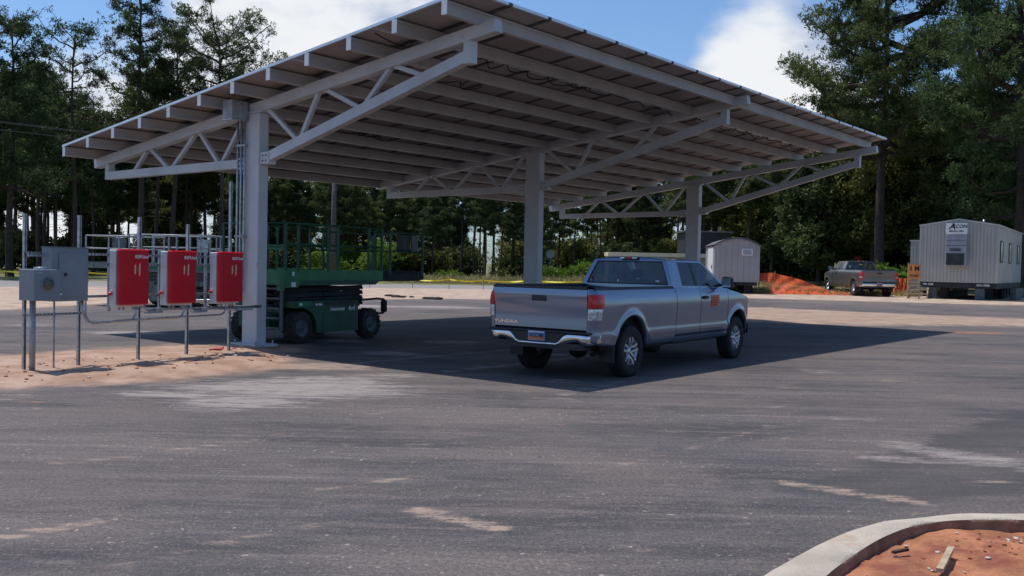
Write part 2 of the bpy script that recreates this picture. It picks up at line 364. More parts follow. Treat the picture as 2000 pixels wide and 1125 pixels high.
STAINS = [('o',-.88,11.64,.14,.17),('o',-2.0,12.3,.10,.12),('o',.6,10.4,.08,.10),('o',2.2,6.6,.09,.08),('o',-1.9,6.6,.07,.07),('o',-3.3,8.9,.09,.10),('o',5.2,12.6,.14,.12),('o',1.4,8.3,.06,.06),('o',-5.6,11.1,.2,.14),('o',-2.31,9.48,.07,.11),('t',-.84,9.05,.15,.08),('t',-.33,9.71,.14,.12),('o',-5.1,9.8,.17,.12),('t',-6.06,11.58,.25,.33),('o',1.17,5.71,.07,.04),('o',2.97,6.87,.17,.10),('o',4.01,9.17,.04,.23),('t',1.31,7.66,.06,.05),('w',3.98,11.15,.27,.15),('w',.79,14.25,.23,.25),('t',4.06,14.19,.3,.18),('t',.8,5.89,.09,.04),('w',-2.95,12.89,1.31,.81),('w',-2.61,13.67,.8,.46),('w',-3.26,11.56,.68,.37),('w',-4.31,12.07,.58,.22),('t',4.08,7.91,.34,.15),('t',6.13,15.16,.32,.21),('w',5.32,16.45,.26,.33),('w',-3.37,10.93,.35,.18),('o',-2.7,16.98,.27,.26),('w',-3.84,20.63,.66,.39),('w',-1.32,20.87,.56,.4),('w',-2.29,18.04,.58,.3),('t',.56,12.34,.4,.23),('t',-5.44,10.84,.35,.18),('w',-5.44,36.4,1.17,.81),('w',-2.74,36.78,1.57,.83),('w',-11.68,23.23,.5,.5),('w',-8.63,21.53,.69,.43),('o',13.47,27.9,.9,.48),('t',-.6,16.2,.3,.2),('w',1.2,18.5,.7,.15),('t',-3.0,15.6,.8,.5),('t',4.6,6.9,.5,.2),('t',5.8,8.1,.6,.3)]
st = {'o': np.zeros_like(xf), 't': np.zeros_like(xf), 'w': np.zeros_like(xf)}
for k, a, b, ra, rb in STAINS:
    q = np.sqrt(((xf - a) / max(ra, .09)) ** 2 + ((yf - b) / max(rb, .12)) ** 2); st[k] = np.maximum(st[k], np.clip(1.75 - q, 0, 1) * (1.0 if ra > .5 else .55))
for k, ax, ay, bx, by, r0, am in [('t', -.62, 6.66, -.05, 6.30, .09, 1.0), ('t', 2.30, 7.76, 3.10, 7.20, .10, .9), ('t', -3.1, 5.85, -2.62, 6.3, .07, .8), ('t', -1.5, 7.15, -.8, 7.7, .05, .75), ('w', 4.0, 9.5, 5.4, 7.9, .22, .7), ('w', 3.4, 8.9, 5.0, 8.6, .12, .6), ('w', .72, 12.84, 1.73, 14.41, .10, .4), ('t', -3.6, 8.0, -2.2, 9.4, .06, .55), ('t', 1.6, 9.0, 2.9, 10.6, .05, .6), ('w', 2.9, 11.6, 3.6, 12.3, .05, .45), ('t', -4.6, 7.2, -3.4, 8.2, .10, .5), ('t', -1.6, 10.8, -1.2, 11.3, .05, .5), ('w', -3.25, 13.87, -1.7, 14.5, .25, .7), ('t', .3, 7.6, 1.5, 8.9, .04, .6), ('w', -1.0, 15.2, 1.6, 18.4, .10, .7), ('w', -2.6, 16.2, .2, 19.6, .08, .7), ('w', -3.4, 17.2, -.8, 20.4, .06, .7), ('t', -2.2, 5.4, -1.2, 6.3, .06, .5)]:
    ex, ey = bx - ax, by - ay; t_ = np.clip(((xf - ax) * ex + (yf - ay) * ey) / (ex * ex + ey * ey), 0, 1)
    q = np.hypot(xf - ax - t_ * ex, yf - ay - t_ * ey) / r0; st[k] = np.maximum(st[k], np.clip(1.8 - q, 0, 1) * am)
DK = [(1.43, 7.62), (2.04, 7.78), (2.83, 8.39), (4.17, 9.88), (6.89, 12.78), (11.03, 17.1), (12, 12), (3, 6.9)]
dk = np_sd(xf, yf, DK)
nx, ny = len(gx), len(gy)
ii = (np.arange(ny - 1)[:, None] * nx + np.arange(nx - 1)[None, :]).ravel()
quads = np.stack([ii, ii + 1, ii + nx + 1, ii + nx], 1)
fc = lambda a: a[quads].mean(1)
zone = np.zeros(len(quads), int)                       # 0 ground
zone[fc(sdl) > 0] = 1
zone[(fc(sdc) > 0)] = 2
zone[(fc(sds) > 0)] = 3
zone[fc(sdr) > 0] = 4
grs = (yf > 49.5 + .35 * (xf + 26)) & (xf < 8)
far = (fc(yf) > 72.5) | ((fc(sdr) < 0) & (fc(yf) > 60.2 + .33 * np.clip(fc(xf) + 32, 0, 33)) & (fc(xf) < 6)) | ((fc(xf) > 6) & (fc(yf) > 53))
zone[far & (zone == 0)] = 5
zone[fc(sdi) > .12] = 6
sdg = np.where(xf < 6, np.minimum(-np_sd(xf, yf, [(-900, -60), (-900, 40), (-80, 50), (-32, 60.2), (-17, 69), (-3.5, 72.5), (4, 72.5), (6, 53), (900, 53), (900, -60)]), 20), yf - 53)
def ground_material():
    m = bpy.data.materials.new('ground_surface'); m.use_nodes = True; t = m.node_tree; b = t.nodes['Principled BSDF']
    A = lambda n: N(t, 'ShaderNodeAttribute', attribute_name=n).outputs['Fac']
    co = N(t, 'ShaderNodeTexCoord').outputs['Object']
    def noise(sc, det=6.0, ro=.6, rot=0, stretch=(1, 1, 1)):
        mp = N(t, 'ShaderNodeMapping'); mp.inputs['Rotation'].default_value = (0, 0, rot); mp.inputs['Scale'].default_value = stretch; lk(t, co, mp.inputs[0])
        n = N(t, 'ShaderNodeTexNoise', in_Scale=sc, in_Detail=det, in_Roughness=ro); lk(t, mp.outputs[0], n.inputs['Vector']); return n.outputs[0]
    big = noise(.35, 5, .6); mid = noise(1.6, 8, .65); fine = noise(30, 5, .7); grit = noise(120, 2, .6); streak = noise(1.1, 7, .62, R(-46), (.28, 1.9, 1)); streak2 = noise(3.2, 5, .6, R(-52), (.12, 2.2, 1)); speck = noise(55, 2, .5)
    # asphalt
    asph = mixc(t, mrange(t, streak, .36, .66), (.054, .049, .053), (.106, .093, .096))
    asph = mixc(t, mth(t, 'MULTIPLY', mrange(t, big, .42, .62), .62), asph, (.150, .118, .108))
    wide = noise(.55, 6, .62, R(-48), (.35, 1.6, 1)); blot = noise(7, 6, .72, R(-40), (.5, 1.3, 1)); thin = noise(2.4, 7, .66, R(-50), (.13, 2.2, 1))
    asph = mixc(t, mth(t, 'MULTIPLY', mrange(t, wide, .50, .66), .50), asph, (.18, .15, .138))
    asph = mixc(t, mth(t, 'MULTIPLY', mrange(t, streak2, .54, .72), .34), asph, (.185, .150, .135))
    asph = mixc(t, mth(t, 'MULTIPLY', mrange(t, thin, .55, .70), .42), asph, (.27, .215, .19))
    asph = mixc(t, mth(t, 'MULTIPLY', mrange(t, thin, .46, .34), .36), asph, (.042, .040, .043))
    asph = mixc(t, mth(t, 'MULTIPLY', mrange(t, blot, .48, .70), .62), asph, (.19, .155, .14))
    asph = mixc(t, mth(t, 'MULTIPLY', mrange(t, fine, .42, .62), .48), asph, (.030, .028, .030))
    asph = mixc(t, mth(t, 'MULTIPLY', mrange(t, speck, .60, .68), .5), asph, (.30, .26, .24))
    crumb = noise(16, 3, .6)
    asph = mixc(t, mth(t, 'MULTIPLY', mth(t, 'MULTIPLY', mrange(t, crumb, .64, .69), mrange(t, wide, .42, .6)), .8), asph, (.40, .34, .30))
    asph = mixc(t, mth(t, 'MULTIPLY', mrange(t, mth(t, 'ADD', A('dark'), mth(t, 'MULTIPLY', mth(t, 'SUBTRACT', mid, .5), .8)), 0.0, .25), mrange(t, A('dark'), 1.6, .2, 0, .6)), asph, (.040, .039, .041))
    mask_ = mth(t, 'ADD', mth(t, 'MULTIPLY', mth(t, 'SUBTRACT', thin, .5), 2.2), mth(t, 'ADD', mth(t, 'MULTIPLY', mth(t, 'SUBTRACT', blot, .5), 2.4), mth(t, 'MULTIPLY', mth(t, 'SUBTRACT', fine, .5), 1.6)))
    def stain(base, att, col, lo, hi, amt):
        f = mth(t, 'MULTIPLY', mrange(t, A(att), 0, .25), mth(t, 'ADD', A(att), mask_))
        return mixc(t, mth(t, 'MULTIPLY', mrange(t, f, lo, hi), amt), base, col)
    asph = stain(asph, 'pale', (.33, .285, .265), .22, 1.25, .80)
    asph = stain(asph, 'tan', (.38, .275, .215), .45, 1.35, .82)
    asph = stain(asph, 'orange', (.42, .150, .065), .7, 1.2, .8)
    # sand and clay
    sand = mixc(t, mrange(t, mid, .35, .65), (.36, .255, .185), (.50, .385, .30))
    sand = mixc(t, mth(t, 'MULTIPLY', mrange(t, noise(.9, 8, .7, 0, (1, 2.2, 1)), .5, .62), .65), sand, (.19, .12, .085))
    clay = mixc(t, mrange(t, mid, .3, .7), (.31, .175, .11), (.46, .32, .24))
    clay = mixc(t, mth(t, 'MULTIPLY', mrange(t, fine, .5, .7), .5), clay, (.17, .075, .040))
    nz = mth(t, 'MULTIPLY', mth(t, 'SUBTRACT', mth(t, 'ADD', mth(t, 'MULTIPLY', mid, .7), mth(t, 'MULTIPLY', fine, .3)), .5), 1.0)
    def thr(att, amp, soft, sh=0.0): return mrange(t, mth(t, 'ADD', mth(t, 'ADD', A(att), sh), mth(t, 'MULTIPLY', nz, amp)), -soft, soft)
    c = sand
    grass = mixc(t, mrange(t, noise(.5, 8, .7), .35, .65), (.085, .105, .028), (.20, .185, .075))
    grass = mixc(t, mth(t, 'MULTIPLY', mrange(t, fine, .4, .7), .4), grass, (.05, .06, .02))
    road = mixc(t, mrange(t, streak, .3, .7), (.20, .185, .18), (.28, .255, .245))
    c = mixc(t, thr('sd_grass', 2.5, .6), c, grass)
    c = mixc(t, thr('sd_road', 1.2, .25), c, road)
    la = thr('sd_lot', 2.2, .3)
    near = mrange(t, A('sd_lot'), 0.0, 3.5, .55, 0.0)
    c = mixc(t, la, c, mixc(t, mth(t, 'MULTIPLY', near, mrange(t, mid, .35, .6)), asph, (.22, .17, .14)))
    c = mixc(t, mth(t, 'MULTIPLY', thr('sd_clay', 1.9, .45, .25), .93), c, clay)
    c = mixc(t, mth(t, 'MULTIPLY', thr('sd_strip', 3.0, .6), .9), c, mixc(t, .5, sand, (.30, .19, .13)))
    lk(t, c, b.inputs['Base Color']); b.inputs['Roughness'].default_value = .86; b.inputs['Specular IOR Level'].default_value = .35
    hgt = mth(t, 'ADD', mth(t, 'MULTIPLY', grit, .4), mth(t, 'ADD', mth(t, 'MULTIPLY', fine, .9), mth(t, 'MULTIPLY', mth(t, 'SUBTRACT', 1.0, la), mth(t, 'MULTIPLY', mid, 6.0))))
    bp = N(t, 'ShaderNodeBump', in_Strength=.55, in_Distance=.012); lk(t, hgt, bp.inputs['Height']); lk(t, bp.outputs[0], b.inputs['Normal'])
    MAT['ground_surface'] = m
ground_material()
def zone_mesh(name, zi, kind='structure'):
    fs = quads[zone == zi]
    if len(fs) == 0: return
    used, inv = np.unique(fs.ravel(), return_inverse=True)
    me = bpy.data.meshes.new(name); me.vertices.add(len(used)); me.vertices.foreach_set('co', np.stack([xf[used], yf[used], Z[used]], 1).ravel())
    nf = len(fs); me.loops.add(nf * 4); me.loops.foreach_set('vertex_index', inv.astype(np.int32)); me.polygons.add(nf)
    me.polygons.foreach_set('loop_start', np.arange(nf, dtype=np.int32) * 4)
    try: me.polygons.foreach_set('loop_total', np.full(nf, 4, dtype=np.int32))
    except Exception: pass
    me.polygons.foreach_set('use_smooth', np.ones(nf, bool))
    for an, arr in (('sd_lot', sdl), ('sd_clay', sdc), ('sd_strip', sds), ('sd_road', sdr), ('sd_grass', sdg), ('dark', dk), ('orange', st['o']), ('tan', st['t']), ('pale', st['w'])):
        a = me.attributes.new(an, 'FLOAT', 'POINT'); a.data.foreach_set('value', np.clip(arr[used], -30, 30).astype(np.float32))
    me.update(); me.validate(); me.materials.append(MAT['ground_surface'])
    o = bpy.data.objects.new(name, me); COL.objects.link(o); tag(o, kind=kind); return o
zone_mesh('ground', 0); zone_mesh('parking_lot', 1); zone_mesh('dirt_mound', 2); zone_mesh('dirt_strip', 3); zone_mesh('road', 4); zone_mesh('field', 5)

# island: kerb + soil
def smooth_pts(P, n=6):
    out = []
    for i in range(len(P) - 1):
        p0 = P[max(i - 1, 0)]; p1 = P[i]; p2 = P[i + 1]; p3 = P[min(i + 2, len(P) - 1)]
        for k in range(n):
            t = k / n; out.append(tuple(.5 * ((2 * p1[a]) + (-p0[a] + p2[a]) * t + (2 * p0[a] - 5 * p1[a] + 4 * p2[a] - p3[a]) * t * t + (-p0[a] + 3 * p1[a] - 3 * p2[a] + p3[a]) * t ** 3) for a in (0, 1)))
    return out + [P[-1]]
so_, si_ = smooth_pts(OUT), smooth_pts(INN)
k = MB(); rows = []
for (a, b), (c, d) in zip(so_, si_):
    e = lambda t, z: (a + (c - a) * t, b + (d - b) * t, z)
    w_ = .004 * math.sin(a * 9) + .003 * math.sin(b * 23)
    rows.append([e(-.02, -.02), e(-.01, .10), e(.03, .135), e(.12, .148 + w_), e(.5, .15 + w_), e(.88, .149 + w_), e(.97, .143), e(1.0, .12), e(1.0, -.02)])
k.grid(rows, smooth=True); k.m = [1 if (i % 8) >= 6 else 0 for i in range(len(k.f))]
o = shade_auto(k.build('kerb', ['kerb_concrete', 'kerb_shade_stain']), 50); tag(o, kind='structure')
so2 = np.arange(-.5, 6.3, .045)
SXg, SYg = np.meshgrid(so2, np.arange(1.0, 6.4, .045)); sx_, sy_ = SXg.ravel(), SYg.ravel()
sdin = np_sd(sx_, sy_, INN + [(6.1, 1.0)])
from mathutils import noise as MN
szv = np.array([.078 + .028 * MN.noise(Vector((x * 1.3, y * 1.3, 3))) + .016 * MN.noise(Vector((x * 6, y * 6, 1))) + .013 * MN.noise(Vector((x * 15, y * 15, 5))) for x, y in zip(sx_, sy_)])
nxx = len(so2); nyy = SXg.shape[0]; jj = (np.arange(nyy - 1)[:, None] * nxx + np.arange(nxx - 1)[None, :]).ravel()
q = np.stack([jj, jj + 1, jj + nxx + 1, jj + nxx], 1); q = q[sdin[q].max(1) > -.06]
me = bpy.data.meshes.new('island_soil'); me.from_pydata(np.stack([sx_, sy_, szv], 1).tolist(), [], q.tolist()); me.polygons.foreach_set('use_smooth', [True] * len(q))
pmat('soil_red', (.38, .150, .072), .95, var=.2, scale=3.2, bump=1.0, bscale=28, dirt=((.22, .062, .035), 1.9, .47)); me.materials.append(MAT['soil_red'])
o = bpy.data.objects.new('island_soil', me); COL.objects.link(o); tag(o, kind='structure')

# ------------------------------------------------------------------ solar canopy
CX, CY, ZC, SL, PD, BAY = -5.013, 18.628, 4.627, .128, .298, 8.893
canopy = empty('solar_canopy', (CX, CY, 0), math.atan2(-.6253, .7804))
tag(canopy, 'large white steel carport roofed with solar panels on three columns', 'carport')
pz = lambda u, d=0.0: ZC + SL * u + d
nrm = Vector((-SL, 0, 1)).normalized()
sv = [0, BAY, 2 * BAY]; dzt = [0.0, .158, -.02]
for i, v in enumerate(sv):
    dz = dzt[i]; m = MB()
    # wide-flange column: two flanges and a web
    ztop = pz(0, dz) - .09; gz = hz(CX + .6253 * v, CY + .7804 * v)
    m.box(-.235, .235, v - .115, v + .115, gz - .05, ztop, bev=.014)
    c = m.build('column', 'steel_paint', canopy)
    m = MB(); m.box(-.40, .40, v - .27, v + .27, gz - .03, gz + .035, bev=.008); m.build('base_plate', 'steel_paint', c)
    for a in (-.33, .33):
        for b in (-.2, .2): m = MB(); m.tube([(a, v + b, gz + .03), (a, v + b, gz + .10)], .018, 6); m.build('anchor_bolt', 'galv_dull', c)
    m = MB(); m.box(-.30, .30, v - .13, v + .13, ztop, ztop + .03); m.build('cap_plate', 'steel_paint', c)
    m = MB(); m.bar((-6.04, v, pz(-6.04, dz)), (6.05, v, pz(6.05, dz)), .18, .2); m.build('top_chord', 'steel_paint', canopy)
    # bottom chords, end stubs
    zb = 3.56 + dz
    m = MB(); m.bar((-5.50, v, zb), (-.24, v, zb + .03), .15, .17); m.build('bottom_chord', 'steel_paint', canopy)
    m = MB(); zs = pz(5.48, dz) - .33; m.bar((.24, v, zb + .07), (5.46, v, zs), .15, .18); m.build('bottom_chord', 'steel_paint', canopy)
    m = MB(); m.box(-5.57, -5.41, v - .076, v + .076, zb - .087, pz(-5.49, dz) - .095); m.build('end_strut', 'steel_paint', canopy)
    m = MB(); m.box(5.40, 5.56, v - .077, v + .077, zs - .12, pz(5.4, dz) - .09); m.build('end_strut', 'steel_paint', canopy)
    botL = lambda u: zb + .03 * (u + 5.5) / 5.26 + .06; botR = lambda u: zb + .07 + (zs - zb - .07) * (u - .24) / 5.22 + .07
    for a, b in ((-4.4, -3.90), (-3.06, -3.74), (-2.88, -2.06), (-1.22, -1.90), (-1.10, -.36)):
        m = MB(); m.bar((a, v, botL(a)), (b, v, pz(b, dz) - .08), .075, .075); m.build('web_brace', 'steel_paint', canopy)
    for a, b in ((1.24, .38), (1.36, 1.84), (2.94, 2.04), (3.07, 3.70), (4.46, 3.80)):
        m = MB(); m.bar((a, v, botR(a)), (b, v, pz(b, dz) - .08), .075, .075); m.build('web_brace', 'steel_paint', canopy)
    # gusset plates with bolts at the column
    for sgn, zz, sl_ in ((-1, zb + .028, 0), (1, zb + .10, .25)):
        m = MB(); m.box(*((.236, .50) if sgn > 0 else (-.50, -.236)), v - .088, v + .088, zz - .115, zz + .115, 0)
        for a in (.32, .42):
            for b in (-.05, .05): m.box(sgn * a - .014, sgn * a + .014, v - .098, v - .088, zz + b - .014, zz + b + .014, 1)
        m.build('gusset_plate', ['steel_paint', 'steel_dark'], canopy)
VA, VB, UA, UB = -.871, 18.30, -5.996, 6.179
for i in range(12):
    u = -5.91 + i * 1.0564; t = .10; zt = pz(u, PD) - .008
    m = MB()
    for (x0, x1, z0, z1) in ((u - .05, u - .035, zt - .205, zt), (u - .035, u + .05, zt - .015, zt), (u - .035, u + .05, zt - .205, zt - .19), (u + .035, u + .05, zt - .19, zt - .165), (u + .035, u + .05, zt - .04, zt - .015)):
        m.box(x0, x1, VA + .012, VB - .15, z0, z1)
    m.box(u + .012, u + .035, VA + .014, VB - .152, zt - .189, zt - .016)
    m.build('purlin', 'purlin_paint', canopy)
    m = MB(); m.box(u - .055, u + .055, VA + .002, VA + .011, zt - .212, zt + .0); m.build('end_cap', 'white_paint', canopy)
# panels : 6 rows x 19
nU, nV = 6, 19; pu = (UB - UA) / nU; pv = (VB - VA) / nV
def panel_mb(u0, u1, v0, v1):
    m = MB(); g = .002; g2 = .004
    P = lambda u, v, d: (u, v, pz(u, PD + d))
    a, b, c, d = u0 + g, u1 - g, v0 + g2, v1 - g2
    fw = .045
    def hexa(a0, b0, c0, d0, z0, z1, mi):
        m.add([P(a0, c0, z0), P(b0, c0, z0), P(b0, d0, z0), P(a0, d0, z0), P(a0, c0, z1), P(b0, c0, z1), P(b0, d0, z1), P(a0, d0, z1)], [(3, 2, 1, 0), (4, 5, 6, 7), (0, 1, 5, 4), (1, 2, 6, 5), (2, 3, 7, 6), (3, 0, 4, 7)], mi)
    hexa(a, b, c, c + fw, 0, .046, 1 if j == 0 else 3); hexa(a, b, d - fw, d, 0, .046, 3); hexa(a, a + fw, c + fw, d - fw, 0, .046, 1); hexa(b - fw, b, c + fw, d - fw, 0, .046, 1)
    hexa(a + fw, b - fw, c + fw, d - fw, .012, .042, 0)
    m.add([P(a + fw, c + fw, .0425), P(b - fw, c + fw, .0425), P(b - fw, d - fw, .0425), P(a + fw, d - fw, .0425)], [(0, 1, 2, 3)], 2)
    return m
cnt = 0; rest = MB()
for j in range(nV):
    for i in range(nU - 1, -1, -1):
        m = panel_mb(UA + i * pu, UA + (i + 1) * pu, VA + j * pv, VA + (j + 1) * pv)
        if cnt < 100: m.build('solar_panel', ['panel_back', 'panel_frame', 'panel_glass', 'seam_dark'], canopy)
        else: rest.add(m.v, m.f); rest.m = rest.m[:-len(m.m)] + m.m
        cnt += 1
r_ = rest.build('solar_panel_field', ['panel_back', 'panel_frame', 'panel_glass', 'seam_dark'], canopy); tag(r_, kind='stuff')
# hanging wiring
for k, (u, v0, v1) in enumerate([(4.25, .2, 8.7), (4.2, 9.1, 17.8), (2.9, 1.5, 2.6), (.8, .4, 1.6), (-1.3, 3, 4.5), (4.1, -.7, .1)]):
    m = MB(); v = v0
    while v < v1:
        L = rnd.uniform(.5, 1.1); pts = []
        sag = rnd.uniform(.04, .15)
        for q_ in range(9):
            t = q_ / 8; pts.append((u + .10 * math.sin(t * 5 + v) + rnd.uniform(-.02, .02), v + L * t, pz(u, PD - .03) - sag * 4 * t * (1 - t)))
        m.tube(pts, .012, 5)
        if rnd.random() < .5: m.tube([(u + .3 * t, v + .1 * math.sin(t * 7), pz(u + .3 * t, PD - .03) - .10 * math.sin(t * 3.1)) for t in np.linspace(0, 1, 6)], .011, 5)
        v += L * rnd.uniform(.8, 1.1)
    m.build('hanging_cable', 'wire_black', canopy)
# junction box and conduits on first column
jb = MB(); jb.box(-.40, -.10, -.50, -.13, 4.40, 4.76, bev=.01); jo = jb.build('junction_box', 'galv_dull', canopy)
jb = MB(); jb.box(-.41, -.09, -.51, -.12, 4.38, 4.398); jb.build('box_lid', 'galvanized', jo)
CZB = .86
for q_ in range(3):
    u = -.36 + .11 * q_; vv = -.17; m = MB()
    zb_ = .86 + .03 * q_
    pts = [(u, vv, 4.39), (u, vv, 3.0), (u, vv, zb_ + .22)]
    for k in range(1, 6):
        a = k / 5 * math.pi / 2; pts.append((u - .0 - .10 * (1 - math.cos(a)), vv - .22 * (1 - math.cos(a)), zb_ + .22 - .22 * math.sin(a)))
    pts.append((u - .14 - .16, vv - .60 - .25 * q_, zb_))
    m.tube(pts, .021, 8); m.build('conduit', 'galvanized', canopy)
m = MB(); m.box(-.40, -.10, -.20, -.118, 2.14, 2.18); m.box(-.13, -.09, -.28, -.22, 2.12, 2.20); m.build('conduit_clamp', 'galv_dull', canopy)
m = MB(); m.box(-.40, -.10, -.20, -.118, 3.9, 3.94); m.build('conduit_clamp', 'galv_dull', canopy)
# concrete footing under near column
m = MB(); m.lathe([(.0, .01), (.52, .01), (.52, -.1)], (0, 0, .03), 'z', 20)
f_ = m.build('footing', 'soil_pad', canopy)

# ------------------------------------------------------------------ equipment rack; local x along the line, local -y towards camera side
RK = (-6.08, 15.59); rang = math.atan2(.87, .494)
def rk(s, off, z=0.0): return (RK[0] + .494 * s + .87 * off, RK[1] + .87 * s - .494 * off, z)
rack = empty('equipment_rack', (*RK, 0), rang); tag(rack, 'galvanized strut channel rack of upright posts holding the red boxes', 'rack')
def strut(m, a, b, w_=.042):
    m.bar(a, b, w_, w_)
for s, zt in ((-1.99, 2.32), (-1.10, 2.34), (0.0, 2.37), (1.0, 2.30), (1.97, 3.11)):
    m = MB(); x = s
    m.box(x - .021, x + .021, .018, .024, -.05, zt); m.box(x - .021, x - .016, -.02, .018, -.05, zt); m.box(x + .016, x + .021, -.02, .018, -.05, zt)
    m.box(x - .016, x - .008, -.022, -.018, -.05, zt); m.box(x + .008, x + .016, -.022, -.018, -.05, zt)
    m.build('post', 'galvanized', rack)
m = MB(); m.tube([(-1.55, -.05, -.03), (-1.55, -.05, 1.1)], .014, 8); m.build('ground_rod', 'galv_dull', rack)
m = MB(); m.tube([(-1.94, -.12, -.03), (-1.94, -.12, 1.1)], .042, 12); m.build('riser_conduit', 'galv_dull', rack)
for a, b, z in ((-2.03, 2.25, 1.77), (-2.03, 2.25, 1.12), (-2.03, -1.02, .87), (-.9, 2.25, 1.62)):
    m = MB(); m.box(a, b, -.062, -.024, z - .004, z); m.box(a, b, -.030, -.024, z - .04, z - .004)
    x = a + .03
    while x < b - .03:
        m.box(x, x + .035, -.062, -.057, z - .04, z - .004); x += .06
    m.build('rail', 'galvanized', rack)
m = MB(); m.box(-2.0, -1.05, -.10, -.07, 1.70, 1.73); m.build('rail', 'galvanized', rack)
for s in (-.60, .37, 1.36):
    m = MB(); m.box(s - .02, s + .02, -.065, -.025, .86, 1.86); m.build('bracket', 'galv_dull', rack)
# conduits between boxes
def bend(p, q_, r, pl): pass
m = MB(); y = -.17
for (sx0, z0) in ((-.20, .76), (.78, .76), (1.72, .76)):
    zl = {-.20: .70, .78: .715, 1.72: .73}[sx0]
    end = -1.16 if sx0 < 0 else -1.24
    pts = [(sx0, y, .94), (sx0, y, zl + .14)] + [(sx0 - .14 * (1 - math.cos(a)), y, zl + .14 - .14 * math.sin(a)) for a in np.linspace(.2, math.pi / 2, 6)]
    if sx0 < 0: pts += [(-.95, y, zl)] + [(-.95 - .16 * math.sin(a), y, zl + .16 * (1 - math.cos(a))) for a in np.linspace(.2, math.pi / 2, 6)] + [(-1.11, y, 1.08)]
    else: pts += [(sx0 - 1.0, y - .03, zl), (-.98, y - .03, zl - .02)] + [(-.98 - .2 * math.sin(a), y - .03, zl - .02 + .2 * (1 - math.cos(a))) for a in np.linspace(.2, math.pi / 2, 6)] + [(-1.18 - (.05 if sx0 > 1 else 0), y - .03, 1.08)]
    mm = MB(); mm.tube(pts, .017, 8); mm.build('conduit', 'galvanized', rack)
for sx0, z in ((.02, .86), (.98, .84)):
    mm = MB(); mm.tube([(sx0, -.12, .93), (sx0, -.12, z + .02), (sx0 + .06, -.13, z), (2.6, -.16, z - .0)], .018, 8); mm.build('conduit', 'galvanized', rack)
    mm = MB(); mm.box(sx0 + .02, sx0 + .32, -.17, -.08, z - .055, z - .02); mm.box(sx0 + .18, sx0 + .30, -.19, -.07, z - .02, z + .03); mm.build('pull_box', 'galv_dull', rack)
mm = MB(); mm.box(1.9, 2.35, -.20, -.06, .79, .83); mm.build('pull_box', 'galv_dull', rack)
def inverter(s0, label):
    t = empty('inverter', rk(s0, .0), rang); tag(t, label, 'inverter', 'red inverters on the rack')
    W = .54
    m = MB(); m.box(0, W, -.24, -.066, .93, 1.83, bev=.012); m.build('housing', 'inverter_white', t)
    m = MB(); m.box(-.006, W + .006, -.34, -.242, .965, 1.845, bev=.02); co_ = m.build('front_cover', 'inverter_red', t)
    m = MB(); m.box(.012, W - .012, -.343, -.3405, 1.238, 1.243); m.build('cover_seam', 'lamp_red', co_)
    text('brand_lettering', 'REFUsol', .072, 'white_print', co_, facing((W - .15, -.344, 1.725), (1, 0, 0)), .001, .0015, 1.05, .15)
    for x, z0, z1 in ((.27, 1.44, 1.61), (.355, 1.42, 1.63)):
        m = MB(); m.prism([(x - .012, -.3408, z0), (x + .012, -.3408, z0 + .02), (x + .012, -.3408, z1), (x - .012, -.3408, z1 - .03)], (0, -.003, 0)); m.build('cover_marking', 'faded_print', co_)
    m = MB(); m.box(.285, .342, -.3425, -.3405, 1.49, 1.56); m.build('cover_marking', 'orange_dark', co_)
    m = MB(); m.box(-.012, 0, -.24, -.19, .95, 1.82); m.box(-.02, -.002, -.22, -.20, 1.24, 1.28); m.build('mounting_flange', 'inverter_white', t)
    m = MB(); m.lathe([(0, -.045), (.028, -.045), (.032, -.01), (.032, 0)], (-.0, -.13, 1.14), 'x', 14); m.build('switch_knob', 'lamp_red', t)
    m = MB(); m.box(-.014, 0, -.17, -.09, 1.09, 1.19); m.build('switch_plate', 'inverter_white', t)
    for x in (.12, .2, .38, .46): m = MB(); m.tube([(x, -.16, .88), (x, -.16, .935)], .02, 8); m.build('cable_gland', 'galv_dull', t)
inverter(-.62, 'red inverter with pale side, nearest the grey cabinet'); inverter(.36, 'red inverter between two other red inverters on the rack'); inverter(1.43, 'red inverter nearest the white steel carport column')
t = empty('switch_cabinet', rk(-1.77, 0), rang); tag(t, 'tall grey metal electrical cabinet with inset door', 'cabinet')
m = MB(); m.box(0, .61, -.30, -.066, 1.05, 1.84, bev=.006); b_ = m.build('cabinet_body', 'cabinet_grey', t)
m = MB(); m.box(.11, .555, -.315, -.301, 1.12, 1.76, bev=.005); d_ = m.build('door', 'cabinet_grey', t)
m = MB(); m.box(.20, .225, -.332, -.316, 1.42, 1.47); m.box(.19, .24, -.338, -.332, 1.44, 1.452); m.build('handle', 'black_plastic', d_)
m = MB(); m.box(-.006, .616, -.312, -.06, 1.8402, 1.850); m.build('rain_lip', 'cabinet_grey', b_)
t = empty('meter_box', rk(-2.12, 0), rang); tag(t, 'small square grey box with round meter on its front', 'meter')
m = MB(); m.box(0, .42, -.42, -.066, 1.07, 1.52, bev=.008); m.build('housing', 'cabinet_grey', t)
m = MB(); m.lathe([(.0, -.05), (.078, -.045), (.088, -.02), (.092, 0)], (.20, -.42, 1.31), 'y', 28); m.build('meter_glass', 'meter_face', t)
m = MB(); m.lathe([(.09, -.018), (.104, -.015), (.104, 0)], (.20, -.42, 1.31), 'y', 28); m.build('meter_ring', 'cabinet_grey', t)
m = MB(); m.lathe([(0, .03), (.10, .03), (.10, 0)], (.22, -.25, 1.521), 'z', 20); m.build('hub_cap', 'galvanized', t)
m = MB(); m.box(.02, .12, -.4235, -.4205, 1.465, 1.485); m.build('maker_plate', 'galvanized', t)
m = MB(); m.box(.405, .425, -.435, -.42, 1.15, 1.17); m.build('seal_tag', 'white_print', t)

